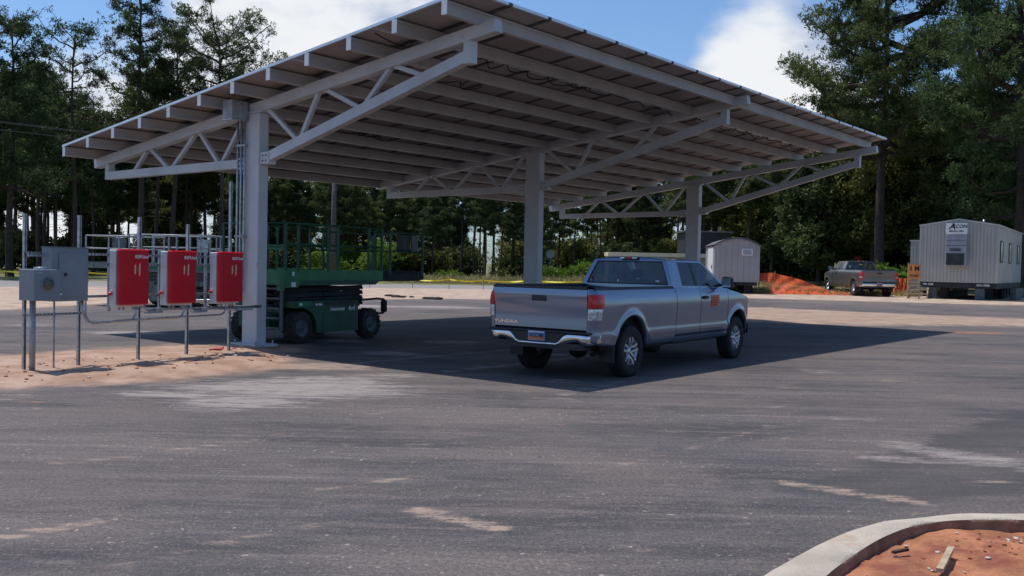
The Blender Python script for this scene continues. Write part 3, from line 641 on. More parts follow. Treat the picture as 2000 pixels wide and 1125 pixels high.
# ------------------------------------------------------------------ pickup trucks; local x forward from rear axle, y left, z up
def lerp(a, b, t): return a + (b - a) * t
def interp(x, pts):
    if x <= pts[0][0]: return pts[0][1]
    for (a, b), (c, d) in zip(pts, pts[1:]):
        if x <= c: return b + (d - b) * (x - a) / (c - a)
    return pts[-1][1]
YP = [(.40, .90), (.48, .935), (.56, .955), (.64, .972), (.685, .985), (.70, .975), (.78, .972), (.92, .984), (1.05, .992), (1.16, .992), (1.24, .982), (1.31, .962), (1.37, .935), (1.41, .905)]
WB = 4.25; ARC = [(0.0, .43, .535), (4.30, .43, .515)]
def inset(x):
    v = 0
    if x > 4.35: v += .05 * ((x - 4.35) / .75) ** 2 + (.22 * ((x - 4.85) / .25) ** 2 if x > 4.85 else 0)
    return v
def body_y(x, z):
    y = interp(z, YP) - inset(x)
    for cx, cz, r in ARC:
        d = math.hypot(x - cx, z - cz)
        if z > .45: y += .024 * math.exp(-(max(0, d - r - .02) / .055) ** 2)
    return y
def ztop(x):
    return interp(x, [(-1.2, 1.385), (1.58, 1.392), (3.75, 1.375), (3.95, 1.325), (4.3, 1.275), (4.7, 1.20), (4.95, 1.12), (5.10, 1.00)])
def zbot(x):
    z = interp(x, [(-1.2, .60), (-.9, .53), (-.5, .50), (.5, .47), (3.8, .44), (4.8, .42), (5.1, .45)])
    for cx, cz, r in ARC:
        if abs(x - cx) < r: z = max(z, cz + math.sqrt(r * r - (x - cx) ** 2))
    return z
def xcols(x0, x1):
    xs = set(); n = max(2, int((x1 - x0) / .07))
    for i in range(n + 1): xs.add(round(x0 + (x1 - x0) * i / n, 4))
    for cx, cz, r in ARC:
        for k in range(25):
            x = cx - r * math.cos(math.pi * k / 24)
            if x0 < x < x1: xs.add(round(x, 4))
    xs = sorted(xs); out = [xs[0]]
    for x in xs[1:]:
        if x - out[-1] > .006: out.append(x)
    out[-1] = xs[-1]; return out
NR = 22
def side_rows(cols, zb=None, zt=None, off=0.0):
    rows = []
    for c in cols:
        x, ins = c if isinstance(c, tuple) else (c, 0)
        b = zb(x) if zb else zbot(x); t = zt(x) if zt else ztop(x); r = []
        r.append((x, -(body_y(x, b) - ins - .07), b + .004))
        for i in range(NR):
            z = b + (t - b) * i / (NR - 1); r.append((x, -(body_y(x, z) - ins + off), z))
        rows.append(r)
    return rows
def add_pair(name, mb, mat, parent, flip=True):
    """right side as built (negative y) and a mirrored left one"""
    a = mb.build(name, mat, parent); b = mirror_y(mb).build(name, mat, parent); return a, b
REARC = [(-1.165, .135), (-1.163, .10), (-1.155, .07), (-1.14, .045), (-1.115, .022), (-1.08, .007), (-1.03, 0.0)]
def wheel(parent, x, y, sgn, style, rad=.405):
    w_ = empty('wheel', (x, y * sgn, rad)); w_.parent = parent
    prof = [(.225, .11), (.27, .128), (.33, .135), (.375, .125), (.398, .095), (.405, .05), (.405, -.05), (.398, -.095), (.375, -.125), (.33, -.135), (.27, -.128), (.225, -.11)]
    k = rad / .405; s = -sgn  # outward direction sign: right wheels (sgn=-1) face -y
    m = MB(); m.lathe([(r * k, h) for r, h in prof], (0, 0, 0), 'y', 44)
    for i in range(60):   # tread blocks
        a = 2 * math.pi * i / 60
        for hh in (-.075, .0, .075):
            a2 = a + (0 if hh == 0 else .05); c_, s_ = math.cos(a2), math.sin(a2); r0, r1 = .403 * k, .409 * k
            t_ = .016; vs = []
            for rr in (r0, r1):
                for da in (-t_ / .4, t_ / .4):
                    for dh in (-.03, .03): vs.append((rr * math.cos(a2 + da), hh + dh, rr * math.sin(a2 + da)))
            m.add(vs, [(4, 5, 7, 6), (0, 4, 6, 2), (1, 3, 7, 5), (0, 1, 5, 4), (2, 6, 7, 3)])
    m.build('tyre', 'rubber', w_)
    o_ = -1 if sgn < 0 else 1    # outward y direction
    m = MB(); m.lathe([(.232 * k, .118 * o_), (.236 * k, .112 * o_), (.228 * k, .09 * o_), (.205 * k, .05 * o_), (.20 * k, -.10 * o_)], (0, 0, 0), 'y', 40, 0)
    m.lathe([(.0, .0), (.20 * k, .0)], (0, .01 * o_, 0), 'y', 30, 1)
    m.lathe([(0, .088 * o_), (.045, .086 * o_), (.058, .07 * o_), (.062, .03 * o_)], (0, 0, 0), 'y', 20, 0)
    ns = 5
    for i in range(ns):
        a = 2 * math.pi * i / ns + .3; ca, sa = math.cos(a), math.sin(a)
        for of_ in ((-.034, .034) if style == 'twin' else (-.03, .03)):
            m.bar((.04 * ca - of_ * sa, .060 * o_, .04 * sa + of_ * ca), (.13 * k * ca - of_ * 1.15 * sa, .094 * o_, .13 * k * sa + of_ * 1.15 * ca), .030, .030, 0); m.bar((.13 * k * ca - of_ * 1.15 * sa, .094 * o_, .13 * k * sa + of_ * 1.15 * ca), (.222 * k * ca - of_ * 1.35 * sa, .100 * o_, .222 * k * sa + of_ * 1.35 * ca), .032, .030, 0)
        a += .628; m.lathe([(0, .0), (.010, .0), (.011, -.02 * o_)], (.072 * math.cos(a), .085 * o_, .072 * math.sin(a)), 'y', 8, 0)
    m.build('rim', ['alloy', 'underbody'], w_)
def make_pickup(loc, rz, label, paint, style):
    T = empty('pickup_truck', loc, rz); tag(T, label, 'pickup truck')
    # bed sides with wrapped rear corner
    cols = REARC + [x for x in xcols(-1.03, 1.575)][1:]
    m = MB(); m.grid(side_rows(cols), 0, True)
    add_pair('bed_side', m, paint, T)
    for (a, b, nm) in ((1.590, 2.555, 'rear_door'), (2.570, 3.79, 'front_door')):
        m = MB(); m.grid(side_rows(xcols(a, b), zb=lambda x: max(.565, zbot(x))), 0, True); d1, d2 = add_pair(nm, m, paint, T)
        for d_, s_ in ((d1, -1), (d2, 1)):
            hx = b - .20 if nm == 'rear_door' else 2.74
            if nm == 'front_door':
                h_ = MB(); h_.box(hx - .10, hx + .10, -.018, .018, -.018, .018, bev=.01); h_.box(hx - .07, hx + .07, -.006, .022, -.03, .03)
                h_.v = [(x, s_ * (1.012 + (-y if s_ > 0 else -y) * 1.0) + 0, z + 1.205) for x, y, z in h_.v]; h_.build('handle', 'black_plastic', d_)
    m = MB(); m.grid(side_rows(xcols(3.805, 5.10)), 0, True); add_pair('front_fender', m, paint, T)
    m = MB(); rows = []
    for x in np.linspace(1.585, 3.80, 20): rows.append([(x, -(body_y(x, .42) - .05), .43), (x, -(body_y(x, .47) - .0), .46), (x, -body_y(x, .52), .52), (x, -body_y(x, .56), .558)])
    m.grid(rows); add_pair('rocker_panel', m, paint, T)
    # hood and nose
    m = MB(); rows = []
    for x in [3.93, 4.1, 4.3, 4.5, 4.7, 4.85, 4.95, 5.03, 5.08, 5.10]:
        Wd = body_y(x, ztop(x)) - .004; rows.append([(x, y * Wd, ztop(x) + .055 * (1 - abs(y) ** 2.5) * min(1, (5.14 - x) / .3) - (.02 if abs(y) > .99 else 0)) for y in np.linspace(-1, 1, 21)])
    m.grid(rows, flip=True); m.build('hood', paint, T)
    m = MB(); rows = []
    for z, xx in ((1.0, 5.10), (.9, 5.13), (.8, 5.15), (.7, 5.16), (.45, 5.12)): rows.append([(xx + .07 * (1 - y * y), y * .72, z) for y in np.linspace(-1, 1, 11)])
    m.grid(rows); m.build('nose', paint, T)
    m = MB(); m.box(5.16, 5.24, -.42, .42, .78, 1.0, bev=.03); m.build('grille', 'black_plastic', T)
    m = MB(); m.box(5.00, 5.15, -.80, -.46, .82, 1.0, bev=.03); add_pair('headlight', m, 'lamp_clear', T)
    m = MB(); rows = []
    for y in np.linspace(-1, 1, 25):
        xx = 5.26 - .30 * abs(y) ** 3; rows.append([(xx - .04, y * .93, .72), (xx, y * .93, .70), (xx + .01, y * .93, .60), (xx, y * .93, .50), (xx - .05, y * .93, .46)])
    m.grid(rows); m.build('front_bumper', 'chrome', T)
    # bed interior, rails, tailgate
    m = MB(); m.box(-1.10, 1.50, -.80, .80, .84, .87); m.box(1.50, 1.56, -.86, .86, .50, 1.36); m.box(-1.09, 1.50, -.84, -.80, .60, 1.38); m.box(-1.09, 1.50, .80, .84, .60, 1.38)
    for x in (-.62, .62): pass
    m.build('bed_liner', 'underbody', T)
    m = MB(); rows = []
    for x in np.linspace(-1.10, 1.55, 14):
        rows.append([(x, -.935, 1.372), (x, -.932, 1.395), (x, -.905, 1.412), (x, -.83, 1.412), (x, -.81, 1.40), (x, -.81, 1.36)])
    m.grid(rows); add_pair('rail_cap', m, 'black_plastic', T)
    m = MB(); rows = []
    for z in np.linspace(.775, 1.385, 16):
        t = (z - .775) / .61; xx = -1.168 - .016 * math.exp(-((t - .80) / .16) ** 2) + .010 * math.exp(-((t - .35) / .3) ** 2)
        rows.append([(xx - .006 * (1 - (y / .85) ** 4), y, z) for y in np.linspace(-.848, .848, 21)])
    m.grid(rows, flip=True)
    m.grid([[(-1.168, y, .775) for y in (-.848, .848)], [(-1.10, y, .775) for y in (-.848, .848)]]); m.box(-1.12, -1.09, -.846, .846, .78, 1.38)
    m.grid([[(-1.172, s * .848, z) for z in (.776, 1.384)] for s in (-1,)] + [[(-1.10, -.848, z) for z in (.776, 1.384)]]); m.grid([[(-1.172, .848, z) for z in (.776, 1.384)], [(-1.10, .848, z) for z in (.776, 1.384)]])
    tg = m.build('tailgate', paint, T)
    m = MB(); m.grid([[(x, y, z) for y in np.linspace(-.85, .85, 9)] for x, z in ((-1.186, 1.374), (-1.194, 1.39), (-1.18, 1.418), (-1.14, 1.424), (-1.09, 1.41))], flip=True); m.build('tailgate_cap', 'black_plastic', tg)
    m = MB(); m.box(-1.20, -1.175, -.135, .135, 1.185, 1.272, bev=.012); m.build('tailgate_handle', 'black_plastic', tg)
    # shut lines behind panel gaps
    m = MB()
    for a in (-.853, .853): m.box(-1.150, -1.10, a - .006, a + .006, .78, 1.38)
    m.box(-1.09, 1.56, -.90, -.86, .56, 1.34)
    m2 = MB(); m2.box(1.55, 3.85, -.93, .93, .48, 1.33); m2.box(.6, 3.7, -.86, .86, .42, .60); m2.box(4.85, 5.08, -.62, .62, .45, .95); m2.box(3.7, 4.9, -.45, .45, .45, 1.05)
    m2.box(-1.0, 1.6, -.45, -.33, .50, .66); m2.box(-1.0, 1.6, .33, .45, .50, .66); m2.box(-1.12, -.72, -.80, .80, .50, .80)
    m2.tube([(0, -.8, .40), (0, .8, .40)], .045, 10); m2.lathe([(0, -.15), (.12, -.11), (.16, 0), (.12, .11), (0, .15)], (0, 0, .38), 'y', 16)
    m2.tube([(.1, 0, .40), (1.8, 0, .5)], .04, 8); m2.tube([(1.8, -.5, .42), (.5, -.55, .42), (-.3, -.62, .40), (-.75, -.70, .38)], .035, 8); m2.tube([(-1.0, .0, .46), (-1.12, .0, .46)], .05, 8); m2.box(-1.18, -1.0, -.04, .04, .42, .50)
    m2.build('underbody', 'underbody', T)
    for sg in (-1, 1):    # wheel wells (inner)
        for cx, cz, r in ARC:
            m = MB(); rows = []
            for k in range(17):
                a = math.pi * k / 16; rows.append([(cx - (r + .0) * math.cos(a), sg * yy, cz + (r + .0) * math.sin(a)) for yy in (.60, .93)])
            m.grid(rows, smooth=True); m.add([(cx - r * math.cos(math.pi * k / 16), sg * .60, cz + r * math.sin(math.pi * k / 16)) for k in range(17)], [tuple(range(17))])
            m.build('wheel_well', 'underbody', T)
        m = MB(); m.box(-.56, -.54, sg * .84 - .13, sg * .84 + .13, .26, .56); m.build('mud_flap', 'black_plastic', T)
    # greenhouse
    def sy(z): t = max(0, (z - 1.385) / .475); return .908 - .20 * t ** 1.15
    def sp(x, z, o=0): return (x, -(sy(z) + o), z)
    rearx = lambda z: 1.575 + .11 * max(0, (z - 1.39) / .47) ** 1.3
    wsx = lambda z: interp(z, [(1.33, 3.93), (1.40, 3.80), (1.60, 3.47), (1.75, 3.24), (1.86, 3.06)])
    def strip(mb, A, B, n=12, mi=0, cols=4):
        rows = []
        for i in range(n + 1):
            t = i / n; a, b = A(t), B(t); rows.append([sp(lerp(a[0], b[0], j / cols), lerp(a[1], b[1], j / cols)) for j in range(cols + 1)])
        mb.grid(rows, mi)
    ztop_r = 1.865
    m = MB()
    strip(m, lambda t: (rearx(1.385 + t * .48), 1.385 + t * .48), lambda t: (lerp(1.93, 2.06, t), 1.385 + t * .48))                 # rear quarter pillar
    strip(m, lambda t: (lerp(1.93, 3.90, t), 1.375), lambda t: (lerp(1.93, 3.84, t), lerp(1.415, 1.40, t)), 16, cols=2)                # belt
    strip(m, lambda t: (lerp(2.04, 3.05, t), 1.822), lambda t: (lerp(2.04, 3.09, t), ztop_r), 12, cols=2)                               # roof rail
    strip(m, lambda t: (wsx(1.35 + t * .51), 1.35 + t * .51), lambda t: (wsx(1.35 + t * .51) - lerp(.12, .08, t), 1.35 + t * .51), 12, cols=2)  # A pillar
    pl = m; a_, b_ = add_pair('cab_side', pl, paint, T)
    m = MB(); strip(m, lambda t: (2.50 + .03 * t, 1.415 + t * .41), lambda t: (2.60 + .03 * t, 1.415 + t * .41), 6); add_pair('door_pillar', m, 'black_plastic', T)
    m = MB(); m.v = []
    for (A0, A1, B0, B1) in (((1.93, 1.41), (2.04, 1.824), (2.505, 1.41), (2.535, 1.824)),):
        rows = [[sp(lerp(lerp(A0[0], A1[0], t), lerp(B0[0], B1[0], t), u), lerp(A0[1], A1[1], t), -.006) for u in np.linspace(0, 1, 5)] for t in np.linspace(0, 1, 8)]; m.grid(rows)
    add_pair('rear_side_window', m, 'glass_dark', T)
    m = MB(); rows = []
    for t in np.linspace(0, 1, 10):
        z = 1.405 + t * .42; xf_ = wsx(z) - lerp(.10, .07, t); rows.append([sp(lerp(2.595 + .03 * t, xf_, u), z, -.006) for u in np.linspace(0, 1, 8)])
    m.grid(rows); add_pair('front_side_window', m, 'glass_dark', T)
    # roof
    m = MB(); rows = []
    for x in np.linspace(1.672, 3.07, 18):
        e = .020 * ((x - 2.3) / .75) ** 2
        rows.append([(x, y * .715, 1.862 + (.052) * (1 - abs(y) ** 2.6) - e * (1 - abs(y) ** 4)) for y in np.linspace(-1, 1, 19)])
    m.grid(rows, flip=True); m.build('roof', paint, T)
    # rear of the cab: pillars, header, lower panel, glass
    def rp(y, z, o=0): return (rearx(z) - .0 + .05 * (abs(y) / .9) ** 4 * 0 - o, y, z)
    m = MB()
    for sg in (-1, 1):
        rows = [[rp(sg * lerp(sy(z), sy(z) - .085, u), z) for u in (0, .5, 1)] for z in np.linspace(1.385, 1.865, 9)]; m.grid(rows, flip=sg > 0)
    m.grid([[rp(y, z) for y in np.linspace(-.86, .86, 11)] for z in (1.32, 1.38, 1.44)]); m.grid([[rp(y * .66, z + .0 + (.045 * (1 - abs(y) ** 2.6) if z > 1.85 else 0)) for y in np.linspace(-1, 1, 11)] for z in (1.825, 1.866)])
    m.build('cab_back', paint, T)
    m = MB(); m.grid([[rp(y * (sy(z) - .09), z, -.008) for y in np.linspace(-1, 1, 9)] for z in np.linspace(1.435, 1.83, 7)]); rw = m.build('rear_window', 'glass_tint', T)
    m = MB()
    for z0, z1 in ((1.425, 1.45), (1.815, 1.832)): m.grid([[rp(y * (sy(z) - .08), z, .002) for y in np.linspace(-1, 1, 9)] for z in (z0, z1)])
    for sg in (-1, 1): m.grid([[rp(sg * (sy(z) - .085 - u), z, .002) for u in (0, .02)] for z in np.linspace(1.44, 1.82, 6)])
    m.build('window_seal', 'black_plastic', rw)
    m = MB(); rows = []
    for t in np.linspace(0, 1, 8):
        z = lerp(1.31, 1.868, t); rows.append([(wsx(z) + .10 * (1 - y * y) * (1 - .6 * t) - .01, y * (sy(max(z, 1.385)) - .05), z) for y in np.linspace(-1, 1, 9)])
    m.grid(rows); m.build('windshield', 'glass_tint', T)
    m = MB(); m.box(3.75, 4.0, -.84, .84, 1.26, 1.335); m.build('cowl', 'black_plastic', T)
    m = MB(); m.box(1.585, 1.605, -.17, .17, 1.868, 1.905); m.v = [(x + .06, y, z + .0) for x, y, z in m.v]
    q3 = m.build('high_brake_lamp', 'black_plastic', T)
    m = MB(); m.box(1.632, 1.644, -.075, .075, 1.872, 1.90); m.build('lamp_lens', 'lamp_red', q3)
    for sg in (-1, 1): m = MB(); m.box(1.632, 1.644, sg * .12 - .043, sg * .12 + .043, 1.872, 1.90); m.build('cargo_lens', 'lamp_clear', q3)
    # interior
    for yy in (-.38, .38):
        m = MB(); m.box(2.62, 2.80, yy - .25, yy + .25, .9, 1.50, bev=.06); m.box(2.64, 2.75, yy - .12, yy + .12, 1.52, 1.68, bev=.05); m.build('front_seat', 'seat_grey', T)
    m = MB(); m.box(1.74, 1.90, -.70, .70, .9, 1.46, bev=.05)
    for yy in (-.42, .42): m.box(1.77, 1.86, yy - .11, yy + .11, 1.46, 1.60, bev=.04)
    m.build('rear_seat', 'seat_grey', T)
    m = MB(); m.box(3.45, 3.85, -.82, .82, 1.1, 1.36, bev=.05); m.build('dashboard', 'interior_dark', T)
    m = MB(); m.lathe([(.19, 0), (.175, .015), (.16, 0), (.175, -.015)], (3.34, .38, 1.30), 'x', 24, closed=True); m.build('steering_wheel', 'black_plastic', T)
    # mirrors
    m = MB(); m.box(-.055, .055, -.11, .11, -.105, .105, bev=.035); m.v = [(x + 3.42 + .25 * (y) * .2, y - 1.12, z + 1.475) for x, y, z in m.v]; a1, b1 = add_pair('mirror', m, 'black_plastic', T)
    for sg, par in ((-1, a1), (1, b1)):
        m = MB(); m.box(3.362 - .002, 3.364, sg * 1.12 - .085, sg * 1.12 + .085, 1.39, 1.56); m.build('mirror_glass', 'chrome', par)
        m = MB(); m.bar((3.45, sg * .87, 1.40), (3.42, sg * 1.04, 1.43), .05, .05); m.build('mirror_arm', 'black_plastic', par)
    # tail lights
    def lamp(name, z0, z1, xf0, xf1, mat, off=.012):
        m = MB(); rows = []
        for z in np.linspace(z0, z1, 9):
            t = (z - z0) / (z1 - z0); xe = lerp(xf0, xf1, t); r = []
            pts = REARC + [(lerp(-1.03, xe, u), 0) for u in (.33, .66, 1)]
            bul = off * math.sin(math.pi * min(1, max(0, .06 + t * .88))) ** .4
            for i, (x, ins) in enumerate(pts):
                bb = bul if 0 < i < len(pts) - 1 else 0
                nx_ = -1 if i < 3 else (-.6 if i < 6 else 0); ny_ = 0 if i < 2 else (.6 if i < 5 else 1)
                r.append((x + nx_ * bb - .001, -(body_y(x, z) - ins + ny_ * bb + .002), z))
            rows.append(r)
        m.grid(rows, flip=True)
        return m
    if style == 'twin':
        L1, L2 = add_pair('tail_light', lamp('t', 1.095, 1.305, -.93, -.86, 'x'), 'lamp_red', T)
        mm = lamp('t', .925, 1.088, -.97, -.945, 'x', .009)
        for o_, fl in ((L1, False), (L2, True)): (mirror_y(mm) if fl else mm).build('reversing_lens', 'lamp_clear', o_)
    else:
        L1, L2 = add_pair('tail_light', lamp('t', .90, 1.30, -1.0, -1.0, 'x', .03), 'lamp_red', T)
        mm = lamp('t', .98, 1.06, -1.02, -1.02, 'x', .035)
        for o_, fl in ((L1, False), (L2, True)): (mirror_y(mm) if fl else mm).build('reversing_lens', 'lamp_clear', o_)
    # rear bumper
    m = MB(); rows = []
    for y in np.linspace(-1, 1, 61):
        ay = abs(y)
        if style == 'twin': tz = interp(ay, [(0, .565), (.34, .565), (.40, .60), (.46, .672), (.52, .703), (1, .705)]); bz = interp(ay, [(0, .505), (.36, .507), (.5, .545), (.62, .575), (.72, .585), (.76, .545), (.86, .535), (1, .58)])
        else: tz = .70; bz = interp(ay, [(0, .56), (.3, .53), (1, .53)])
        Y_ = y * 1.0; xo = -1.235 + (.02 * ay) + (.23 * max(0, (ay - .80) / .20) ** 2.0); yy = Y_ if ay < .97 else math.copysign(.985, y)
        h = tz - bz
        rows.append([(xo + .05, yy, tz), (xo + .008, yy, tz - .004), (xo - .003, yy, tz - .02 if h > .05 else tz - .01), (xo, yy, bz + h * .5), (xo + .012, yy, bz + h * .25), (xo + .03, yy, bz + .006), (xo + .06, yy, bz)])
    m.grid(rows); rb = m.build('rear_bumper', 'chrome', T)
    m = MB(); m.box(-1.225, -1.08, -.93, .93, .7075, .742, bev=.012)
    if style == 'twin': m.prism([(-1.225, -.50, .7065), (-1.225, -.38, .54), (-1.225, .38, .54), (-1.225, .50, .7065)], (.10, 0, 0)); 
    m.box(-1.20, -.95, -.80, .80, .47, .56)
    m.build('step_pad', 'black_plastic', rb)
    lp = MB(); lp.box(-1.240, -1.232, -.155, .155, .578, .728); po = lp.build('licence_plate', 'plate_blue', T)
    lp = MB(); lp.box(-1.2425, -1.2405, -.145, .145, .592, .645); lp.build('plate_band', 'plate_orange', po)
    lp = MB(); lp.box(-1.2425, -1.2405, -.14, .14, .706, .720); lp.build('plate_header', 'white_print', po)
    Rm = lambda y, z, x=-1.20: facing((x, y, z), (0, -1, 0))
    text('plate_number', 'XCC EI0' if style == 'twin' else 'KDR 482', .075, 'sign_text', po, Rm(0, .655, -1.2432), .001, .002, .95)
    if style == 'twin':
        text('tailgate_badge', 'TUNDRA', .062, 'chrome', tg, Rm(.62, .842, -1.172), .003, .002, 1.75)
        ms = MB(); ms.grid([[(x, -(body_y(x, z) + .004), z) for x in np.linspace(2.985, 3.365, 6)] for z in np.linspace(1.03, 1.245, 7)], flip=True); sg_ = ms.build('magnetic_sign', 'orange_magnet', T)
        for kk, z0 in enumerate((1.195, 1.15, 1.105, 1.065)):
            ms = MB(); a, b = (3.03, 3.32) if kk % 2 == 0 else (3.05, 3.30); ms.grid([[(x, -(body_y(x, z) + .0065), z) for x in np.linspace(a, b, 5)] for z in (z0 - .009, z0 + .009)], flip=True); ms.build('sign_line', 'orange_dark', sg_)
        ms = MB(); ms.box(3.31, 3.335, -.001, .001, 1.045, 1.085); ms.v = [(x, y - body_y(x, z) - .008, z) for x, y, z in ms.v]; ms.build('sign_line', 'white_print', sg_)
        text('door_badge', 'TUNDRA', .045, 'chrome', T, facing((3.25, -(body_y(3.25, .745) + .004), .75), (1, 0, 0)), .002, .001, 1.4)
        for (y, z, mt, r_) in ((.715, 1.475, 'plate_blue', .033), (.715, 1.525, 'lamp_red', .024)):
            ms = MB(); ms.lathe([(0, 0), (r_, 0), (r_, .003)], (rearx(z) - .012, y, z), 'x', 16); ms.build('window_sticker', mt, rw)
        for (y, z, a, b) in ((.17, 1.47, .012, .03), (-.60, 1.49, .035, .012)):
            ms = MB(); ms.box(rearx(z) - .003, rearx(z) - .001, y - a, y + a, z - b, z + b); ms.build('window_sticker', 'white_print', rw)
    else:
        ms = MB(); ms.box(rearx(1.7) - .006, rearx(1.7) - .002, -.10, .10, 1.66, 1.72); ms.build('window_sticker', 'tape_yellow', rw)
        ms = MB(); ms.box(rearx(1.6) - .006, rearx(1.6) - .002, .56, .66, 1.50, 1.64); ms.build('window_sticker', 'white_print', rw)
    for x in (0, WB):
        for sg in (-1, 1): wheel(T, x, .855, sg, style)
    return T
make_pickup((1.1015, 15.581, 0), math.atan2(.8167, .5771), 'silver blue extended cab pickup truck with orange door sign under the carport', 'car_silver', 'twin')
p2 = make_pickup((18.75, 50.0, hz(18.7, 50)), math.pi / 2 + .01, 'dusty brown grey pickup truck parked on sand before the pines', 'car_brown', 'old')
p2.scale = (.93, .97, .97)

# ------------------------------------------------------------------ scissor lifts; local x along length, y left, z up
def lug_wheel(par, x, y, r, w, mat):
    W_ = empty('wheel', (x, y, r)); W_.parent = par
    m = MB(); m.lathe([(r * .55, -w / 2), (r * .90, -w / 2), (r * .96, -w * .42), (r * .965, w * .42), (r * .90, w / 2), (r * .55, w / 2)], (0, 0, 0), 'y', 36)
    n = 18
    for i in range(n):
        for sg in (-1, 1):
            a = 2 * math.pi * (i + (.5 if sg > 0 else 0)) / n; vs = []
            for rr in (r * .94, r * 1.0):
                for (da, h) in ((-.06, sg * .01), (.06, sg * .01), (.16, sg * w * .5), (.04, sg * w * .5)): vs.append((rr * math.cos(a + da), h, rr * math.sin(a + da)))
            m.add(vs, [(0, 1, 2, 3), (7, 6, 5, 4), (0, 4, 5, 1), (1, 5, 6, 2), (2, 6, 7, 3), (3, 7, 4, 0)])
    m.build('tyre', mat, W_)
    m = MB(); m.lathe([(0, -w * .38), (r * .22, -w * .38), (r * .25, -w * .30), (r * .45, -w * .28), (r * .53, -w * .44), (r * .57, -w * .5), (r * .57, w * .5), (r * .2, w * .3), (0, w * .3)], (0, 0, 0), 'y', 28); m.build('rim', 'lift_grey', W_)
def make_lift(loc, rz, label, G, GD, RAIL, near):
    T = empty('scissor_lift', loc, rz); tag(T, label, 'scissor lift')
    Wd = 1.75
    m = MB(); m.box(-.25, 2.45, .34, Wd - .34, .30, .62, bev=.02); m.box(-.5, -.25, .45, Wd - .45, .34, .62); m.box(-.10, 2.3, .5, Wd - .5, .62, .72)
    m.build('chassis', GD, T)
    for x in (0, 2.25):
        for y in (.14, Wd - .14): lug_wheel(T, x, y, .335, .26, 'tyre_dusty')
        m = MB(); m.tube([(x, .2, .335), (x, Wd - .2, .335)], .07, 10); m.build('axle', 'steel_dark', T)
    for sg, y0, y1 in ((0, .02, .46), (1, Wd - .46, Wd - .02)):
        m = MB(); pts = [(.46, .20), (1.78, .20), (1.78, .86), (.36, .88), (-.20, .88), (-.20, .74), (.05, .74), (.32, .62), (.44, .42)]
        m.prism([(x, y0, z) for x, z in pts], (0, y1 - y0, 0)); e_ = m.build('engine_cover', GD, T)
        m = MB(); yy = y0 - .006 if sg == 0 else y1
        m.box(-.16, .22, yy, yy + .006, .70, .84) if False else m.box(-.15, .28, yy, yy + .006, .755, .872); m.build('side_panel', G, e_)
        m = MB(); m.box(.62, 1.72, yy, yy + .006, .25, .62, bev=.002); m.build('service_door', GD, e_)
        m = MB(); m.box(.70, 1.05, yy, yy + .007, .77, .85); m.box(1.10, 1.62, yy, yy + .007, .77, .85); m.build('vent', 'black_plastic', e_)
        if sg == 0:
            text('model_lettering', '4x4', .15, 'white_print', e_, facing((1.55, -.004 + y0 - .004, .69), (1, 0, 0)), .001, .003, 1.0, .15)
            m = MB(); m.box(.86, 1.32, y0 - .009, y0 - .006, .655, .715); m.build('decal', 'galvanized', e_)
            for a, b, c, d in ((.40, .47, .78, .82), (.50, .60, .78, .82), (-.08, .0, .79, .84)): m = MB(); m.box(a, b, y0 - .009, y0 - .006, c, d); m.build('decal', 'white_print', e_)
    # ladder at rear end
    m = MB(); m.box(-.54, -.50, .06, .12, .30, 1.18); m.box(-.54, -.50, .50, .56, .30, 1.18)
    for z in (.32, .52, .72, .92, 1.12): m.box(-.56, -.48, .12, .50, z, z + .035)
    m.build('ladder', 'lift_grey', T)
    # folded scissor stack
    m = MB()
    for i in range(4):
        z = .74 + i * .115
        for y in (.40, Wd - .40):
            m.bar((-.30, y, z), (2.35, y, z + .055), .05, .085); m.bar((-.30, y + .07, z + .055), (2.35, y + .07, z), .05, .085)
        for x in (-.28, 1.02, 2.33): m.tube([(x, .36, z + .03), (x, Wd - .36, z + .03)], .028, 8)
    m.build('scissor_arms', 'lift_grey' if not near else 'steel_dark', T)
    # deck
    m = MB(); m.prism([(-.52, 0, 1.20), (2.35, 0, 1.20), (2.62, 0, 1.34), (-.52, 0, 1.34)], (0, Wd, 0)); m.box(-.52, 2.62, .0, Wd, 1.341, 1.365)
    d_ = m.build('deck', GD, T)
    m = MB(); m.box(-.53, 2.60, -.012, .008, 1.30, 1.52); m.box(-.53, 2.60, Wd - .008, Wd + .012, 1.30, 1.52); m.box(-.545, -.525, .0, Wd, 1.22, 1.52); m.build('toe_board', G, T)
    m = MB(); m.prism([(-.56, -.02, 1.16), (-.18, -.02, 1.16), (-.02, -.02, 1.34), (-.02, -.02, 1.56), (-.56, -.02, 1.56)], (0, .012, 0)); m.box(-.562, -.546, -.02, .18, 1.10, 1.56); g_ = m.build('corner_gusset', G, T)
    m = MB(); m.box(-.34, -.28, -.026, -.021, 1.40, 1.48); m.box(-.36, -.24, -.026, -.021, 1.18, 1.27); m.build('decal', 'white_print', g_)
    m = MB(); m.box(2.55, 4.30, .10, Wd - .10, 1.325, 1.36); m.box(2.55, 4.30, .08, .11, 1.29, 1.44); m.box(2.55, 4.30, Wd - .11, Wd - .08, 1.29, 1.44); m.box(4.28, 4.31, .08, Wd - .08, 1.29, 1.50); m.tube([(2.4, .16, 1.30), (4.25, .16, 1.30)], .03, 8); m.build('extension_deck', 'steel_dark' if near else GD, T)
    # guard rails
    def rails(x0, x1, y0, y1, xs, zt, nm, zb, open_start=False):
        for y in (y0, y1):
            m = MB(); m.tube([(x0, y, zt), (x1, y, zt)], .022, 8); m.tube([(x0, y, (zt + zb) / 2 + .06), (x1, y, (zt + zb) / 2 + .06)], .019, 8); m.build(nm, RAIL, T)
            for x in xs: m = MB(); m.bar((x, y, zb), (x, y, zt), .045, .045); m.build('rail_post', RAIL, T)
